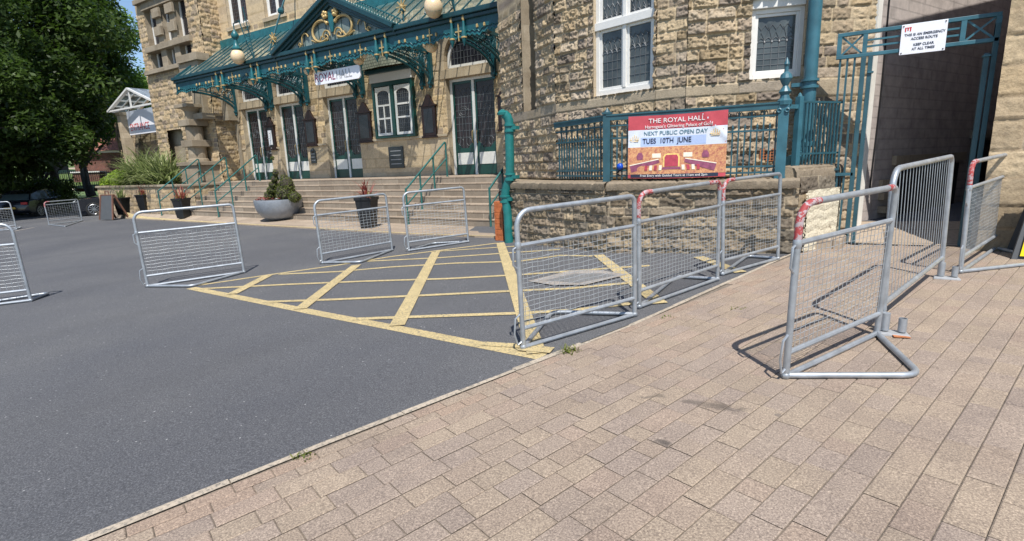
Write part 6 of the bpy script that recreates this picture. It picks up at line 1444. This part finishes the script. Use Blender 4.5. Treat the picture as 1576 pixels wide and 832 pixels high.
c = atD(-60, 170, 24); tree(base_at(-90, 25), 6, c, (3.6, 3, 3.2), 'dark leafy tree whose low boughs hang at the far left edge', 'leaf_dark', 111, 50, 360, .16, .35, clr=(.9, 1.5))
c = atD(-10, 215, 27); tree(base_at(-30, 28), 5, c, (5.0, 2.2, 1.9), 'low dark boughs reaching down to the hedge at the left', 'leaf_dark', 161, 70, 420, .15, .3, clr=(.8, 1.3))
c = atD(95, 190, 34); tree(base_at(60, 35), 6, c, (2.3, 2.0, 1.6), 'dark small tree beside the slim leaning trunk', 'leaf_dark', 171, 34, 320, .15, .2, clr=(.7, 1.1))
c = atD(143, 95, 38); bb_ = base_at(136, 37, -1.2); tree(bb_, 8, c, (3.3, 3.4, 4.9), 'sunlit mid-green tree with a slim leaning trunk beside the brick house', 'leaf_mid', 121, 75, 300, .16, .26, lean=tuple((-ER*1.2)[:2]), clr=(.8, 1.4))
c = atD(110, 40, 33); tree(base_at(85, 33), 8.5, c, (2.6, 2.4, 4.6), 'dark tree between the huge chestnut and the sunlit tree', 'leaf_dark', 131, 55, 320, .15, .28, clr=(.8, 1.4))
c = atD(185, 150, 47); tree(base_at(205, 47, 0), 8, c, (3.2, 3, 3.0), 'bright green tree beyond the glazed porch', 'leaf_mid', 141, 50, 260, .17, .25, clr=(.8, 1.4))
c = atD(60, 205, 52); tree(base_at(60, 52, 0), 6, c, (6, 3, 2.2), 'low spreading green tree over the lawn', 'leaf_mid', 151, 50, 260, .18, .25, clr=(.9, 1.5))
cs = []; rd = []
rs_ = np.random.RandomState(5)
for k in range(110): cs.append(np.array(atD(rs_.uniform(-120, 330), rs_.uniform(205, 268), rs_.uniform(82, 100)))); rd.append(rs_.uniform(2, 3.6))
tag(leafcloud('far_wood', cs, rd, 120, .5, MAT['leaf_mid'], None, 9), kind='stuff')
# lawn rising behind the railings, path on it
def quadD(name, pts, mat, kind='structure'):
    m = MB(); P = [tuple(atD(*p)) for p in pts]; m.add(P, [tuple(range(len(P)))]); return tag(m.build(name, mat), kind=kind)
quadD('lawn', [(-250, 300, 38), (260, 286, 38), (300, 238, 84), (-300, 262, 84)], MAT['grass'])
quadD('path', [(92, 266, 56), (147, 262, 56), (152, 254, 60), (96, 259, 60)], MAT['flag'])
# clipped dark hedge under the trees
cs = []; rd = []
for k in range(70): 
    t = k/69; p = atD(-160+270*t, 300, 31+1.5*math.sin(k)); 
    for z in (-1.6, -.9, -.35): cs.append(np.array([p[0], p[1], z+.25*rs_.rand()])); rd.append(.55)
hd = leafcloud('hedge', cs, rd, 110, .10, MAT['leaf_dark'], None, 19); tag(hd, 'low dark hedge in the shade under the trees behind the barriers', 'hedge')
# spiked iron park fence
fo = empty('park_fence', tuple(base_at(60, 36, -1.2)), 'black spiked iron railings along the lawn under the trees', 'fence')
A = Vector(base_at(-70, 36, -.62)); B = Vector(base_at(175, 37, -.62)); Lf = (B-A).length; ang = math.atan2((B-A).y, (B-A).x); T = flat_T(A, ang)
m = MB()
for z in (.15, 1.05): m.bb(0, Lf, -.02, .02, z, z+.045)
m.build('rail', MAT['iron'], fo, T=T)
m = MB(); k = 0
while k*.135 < Lf: x = k*.135; m.bb(x-.011, x+.011, -.011, .011, 0, 1.22); m.lathe((x, 0, 1.22), [(.02, 0), (.002, .09)], 4); k += 1
m.build('spiked_bars', MAT['iron'], fo, T=T)['kind'] = 'stuff'
m = MB()
for x in np.arange(2, Lf, 3.2): m.bb(x-.06, x+.06, -.06, .06, -.2, 1.45)
m.build('post', MAT['iron'], fo, T=T)
sb_ = empty('park_sign', tuple(base_at(95, 35, -1.0)), 'plain dark board on two posts in front of the sunlit lawn', 'sign'); p = atD(95, 256, 35); T = flat_T(p, RZ)
m = MB(); m.bb(-.42, .42, -.03, .03, -.25, .32); m.build('board', MAT['black'], sb_, T=T); m = MB(); m.bb(-.38, -.32, -.02, .02, -1.6, -.25); m.bb(.32, .38, -.02, .02, -1.6, -.25); m.build('post', MAT['black'], sb_, T=T)
# brick house with a pink tiled roof
p = atD(163, 277, 44); T = flat_T((p[0], p[1], -1.0), RZ+R_(8)); ho = empty('brick_house', (p[0], p[1], -1.0), 'low red brick house with pinkish tiled roof behind the slim leaning tree', 'house')
m = MB(); m.bb(-2.2, 3.6, 0, 5, 0, 3.4); m.build('wall', MAT['red_brick'], ho, T=T)
m = MB(); m.prism([(-3.4, 3.2), (-.6, 5.9), (4.4, 5.9), (4.4, 5.75), (-.55, 5.75), (-3.3, 3.05)], -.3, 5.3); m.add([(-4.6, -.5, 3.3), (4.2, -.5, 3.3), (4.2, 2.5, 6.2), (-3.4, 2.5, 6.2)], [(0, 1, 2, 3)]); m.add([(-4.6, 5.5, 3.3), (4.2, 5.5, 3.3), (4.2, 2.5, 6.2), (-3.4, 2.5, 6.2)], [(3, 2, 1, 0)]); m.build('roof', MAT['roof_tile'], ho, T=T)
m = MB(); m.bb(-2.25, 3.6, -.12, -.0, 3.15, 3.35); m.build('gutter', MAT['white_frame'], ho, T=T); m = MB(); m.bb(.4, 3.5, -.6, .02, 1.4, 1.55); m.bb(.4, 3.5, -.6, .02, 0, 1.4); m.build('lean_to', MAT['black'], ho, T=T)
m = MB(); m.bb(-1.9, .1, -.9, 0, 0, 1.55); w_ = m.build('outbuilding', MAT['red_brick'], ho, T=T); m = MB(); m.bb(-2.0, .2, -1.0, 0, 1.55, 1.65); m.build('outbuilding_roof', MAT['white_frame'], w_, T=T)
# parked cars
MAT['car_black'] = paint('car_black', (.012, .013, .018), .12, var=.1, spec=.6); MAT['tyre'] = paint('tyre', (.015, .015, .015), .8); MAT['alloy'] = paint('alloy', (.45, .46, .48), .3, metal=.8, var=.1); MAT['lamp_clear'] = paint('lamp_clear', (.7, .75, .8), .1, var=.05)
def make_car(T, label, origin):
    o = empty('parked_car', origin, label, 'car', 'black cars parked beside the hedge')
    prof = [(-2.2, .28), (-2.25, .55), (-2.18, .74), (-1.9, .84), (-1.15, .93), (-.95, .95), (1.75, .98), (2.1, .93), (2.2, .7), (2.18, .35), (2.0, .24), (-2.0, .22)]
    st = [(-.90, .80), (-.84, .97), (-.6, 1), (0, 1.0), (.6, 1), (.84, .97), (.90, .80)]      # across: y, squeeze
    m = MB(); k = len(prof)
    for (y, q) in st:
        for (x, z) in prof: m.v.append((x*(.97+.03*q if abs(y) > .7 else 1), y, .55+(z-.55)*(q if abs(y) > .7 else 1)))
    for i in range(len(st)-1):
        for j in range(k): m.f.append((i*k+j, i*k+(j+1) % k, (i+1)*k+(j+1) % k, (i+1)*k+j))
    m.f.append(tuple(range(k))); m.f.append(tuple((len(st)-1)*k+j for j in reversed(range(k)))); m.build('body', MAT['car_black'], o, smooth=True, T=T, bevel=.03)
    m = MB(); cab = [(-1.1, .92), (-.35, 1.36), (.1, 1.44), (.9, 1.42), (1.5, 1.25), (1.9, .95)]; k = len(cab)
    for (y, q) in ((-.80, 0), (-.62, 1), (.62, 1), (.80, 0)):
        for (x, z) in cab: m.v.append((x, y, .93+(z-.93)*(1 if q else .0)+.0*q))
    for i in range(3):
        for j in range(k-1): m.f.append((i*k+j, i*k+j+1, (i+1)*k+j+1, (i+1)*k+j))
    m.f.append(tuple(range(k))); m.build('cabin_glass', MAT['car_glass'], o, smooth=True, T=T)
    m = MB(); m.add([(-.38, -.6, 1.37), (.1, -.62, 1.455), (.9, -.62, 1.435), (1.5, -.6, 1.265), (1.5, .6, 1.265), (.9, .62, 1.435), (.1, .62, 1.455), (-.38, .6, 1.37)], [(0, 1, 6, 7), (1, 2, 5, 6), (2, 3, 4, 5)])
    for s in (-1, 1):
        for (a, b_) in (((-1.1, .8, .93), (-.36, .62, 1.37)), ((.25, .8, .94), (.3, .62, 1.45)), ((1.9, .8, .96), (1.45, .61, 1.27)), ((-.36, .62, 1.37), (.1, .62, 1.45)), ((.1, .62, 1.45), (.9, .62, 1.43)), ((.9, .62, 1.43), (1.5, .61, 1.26))): m.bar((a[0], s*a[1], a[2]), (b_[0], s*b_[1], b_[2]), .06, .05)
        m.bb(-.75, -.58, s*.86-.06, s*.86+.08, .95, 1.07)
    m.build('roof', MAT['car_black'], o, T=T)
    for x in (-1.4, 1.4):
        for s in (-1, 1):
            m = MB(); 
            def ring(yy, r): return [(x+r*math.cos(2*math.pi*j/20), yy, .33+r*math.sin(2*math.pi*j/20)) for j in range(20)]
            m.v += ring(s*.70, .3)+ring(s*.70, .34)+ring(s*.91, .34)+ring(s*.925, .3)+ring(s*.90, .24)
            for i in range(4):
                for j in range(20): m.f.append((i*20+j, i*20+(j+1) % 20, (i+1)*20+(j+1) % 20, (i+1)*20+j))
            wh = m.build('wheel', MAT['tyre'], o, smooth=True, T=T)
            m = MB(); m.v += ring(s*.895, .235); m.f.append(tuple(range(20)) if s > 0 else tuple(reversed(range(20)))); m.build('hub', MAT['black'], wh, T=T)
            m = MB()
            for q in range(10): a = q*.628; m.bar((x, s*.905, .33), (x+.23*math.cos(a), s*.905, .33+.23*math.sin(a)), .03, .02)
            m.tube([(x+.24*math.cos(a*.314), s*.905, .33+.24*math.sin(a*.314)) for a in range(20)], .014, 5, closed=True); m.build('rim', MAT['alloy'], wh, T=T)
    for s in (-1, 1):
        m = MB(); m.box((-2.02, s*.66, .70), (.34, .34, .13)); m.build('headlight', MAT['lamp_clear'], o, T=T, bevel=.04)
        m = MB(); m.box((2.14, s*.68, .78), (.12, .3, .14)); m.build('tail_light', MAT['text_red'], o, T=T, bevel=.02)
    m = MB(); m.bb(-2.27, -2.2, -.5, .5, .38, .6); m.build('grille', MAT['black'], o, T=T); m = MB(); m.bb(2.19, 2.225, -.26, .26, .5, .61); m.build('number_plate', MAT['number_yellow'], o, T=T)
    m = MB(); m.bb(-.5, .9, -.915, -.895, .28, .33); m.build('sill_trim', MAT['alloy'], o, T=T)
    return o
zc = G(-32.4, 9)
make_car(flat_T((-32.36, 12.73, zc), R_(69.6)), 'black car parked with its nose behind the distant red-taped barrier', (-32.36, 12.73, zc))
p = atD(62, 322, 29.5); zc = G(p[0], 9); make_car(flat_T((p[0], p[1], zc), R_(-48)), 'black car deep in the shade with its yellow number plate showing', (p[0], p[1], zc))
# weeds and litter in the joints
rs = random.Random(77)
def tuft(px, py, n, L, label):
    p = gq(px, py); m, c = blades(n, L, .008, .4, int(px), .05, .6, .5); q = m.build('weed', MAT['grass_blade'], None, colors=c); q.location = tuple(p); tag(q, label, 'weed', 'weeds in the paving joints')
tuft(876, 541, 60, .07, 'largest dry grass tuft, by the kerb at the nearest kerbside barrier'); tuft(470, 703, 26, .04, 'small green weed in the kerb joint low in the picture'); tuft(1136, 475, 16, .04, 'tiny weed between the paving blocks below the banner')
tuft(1028, 490, 12, .035, 'tiny weed by the kerb behind the middle kerbside barrier')
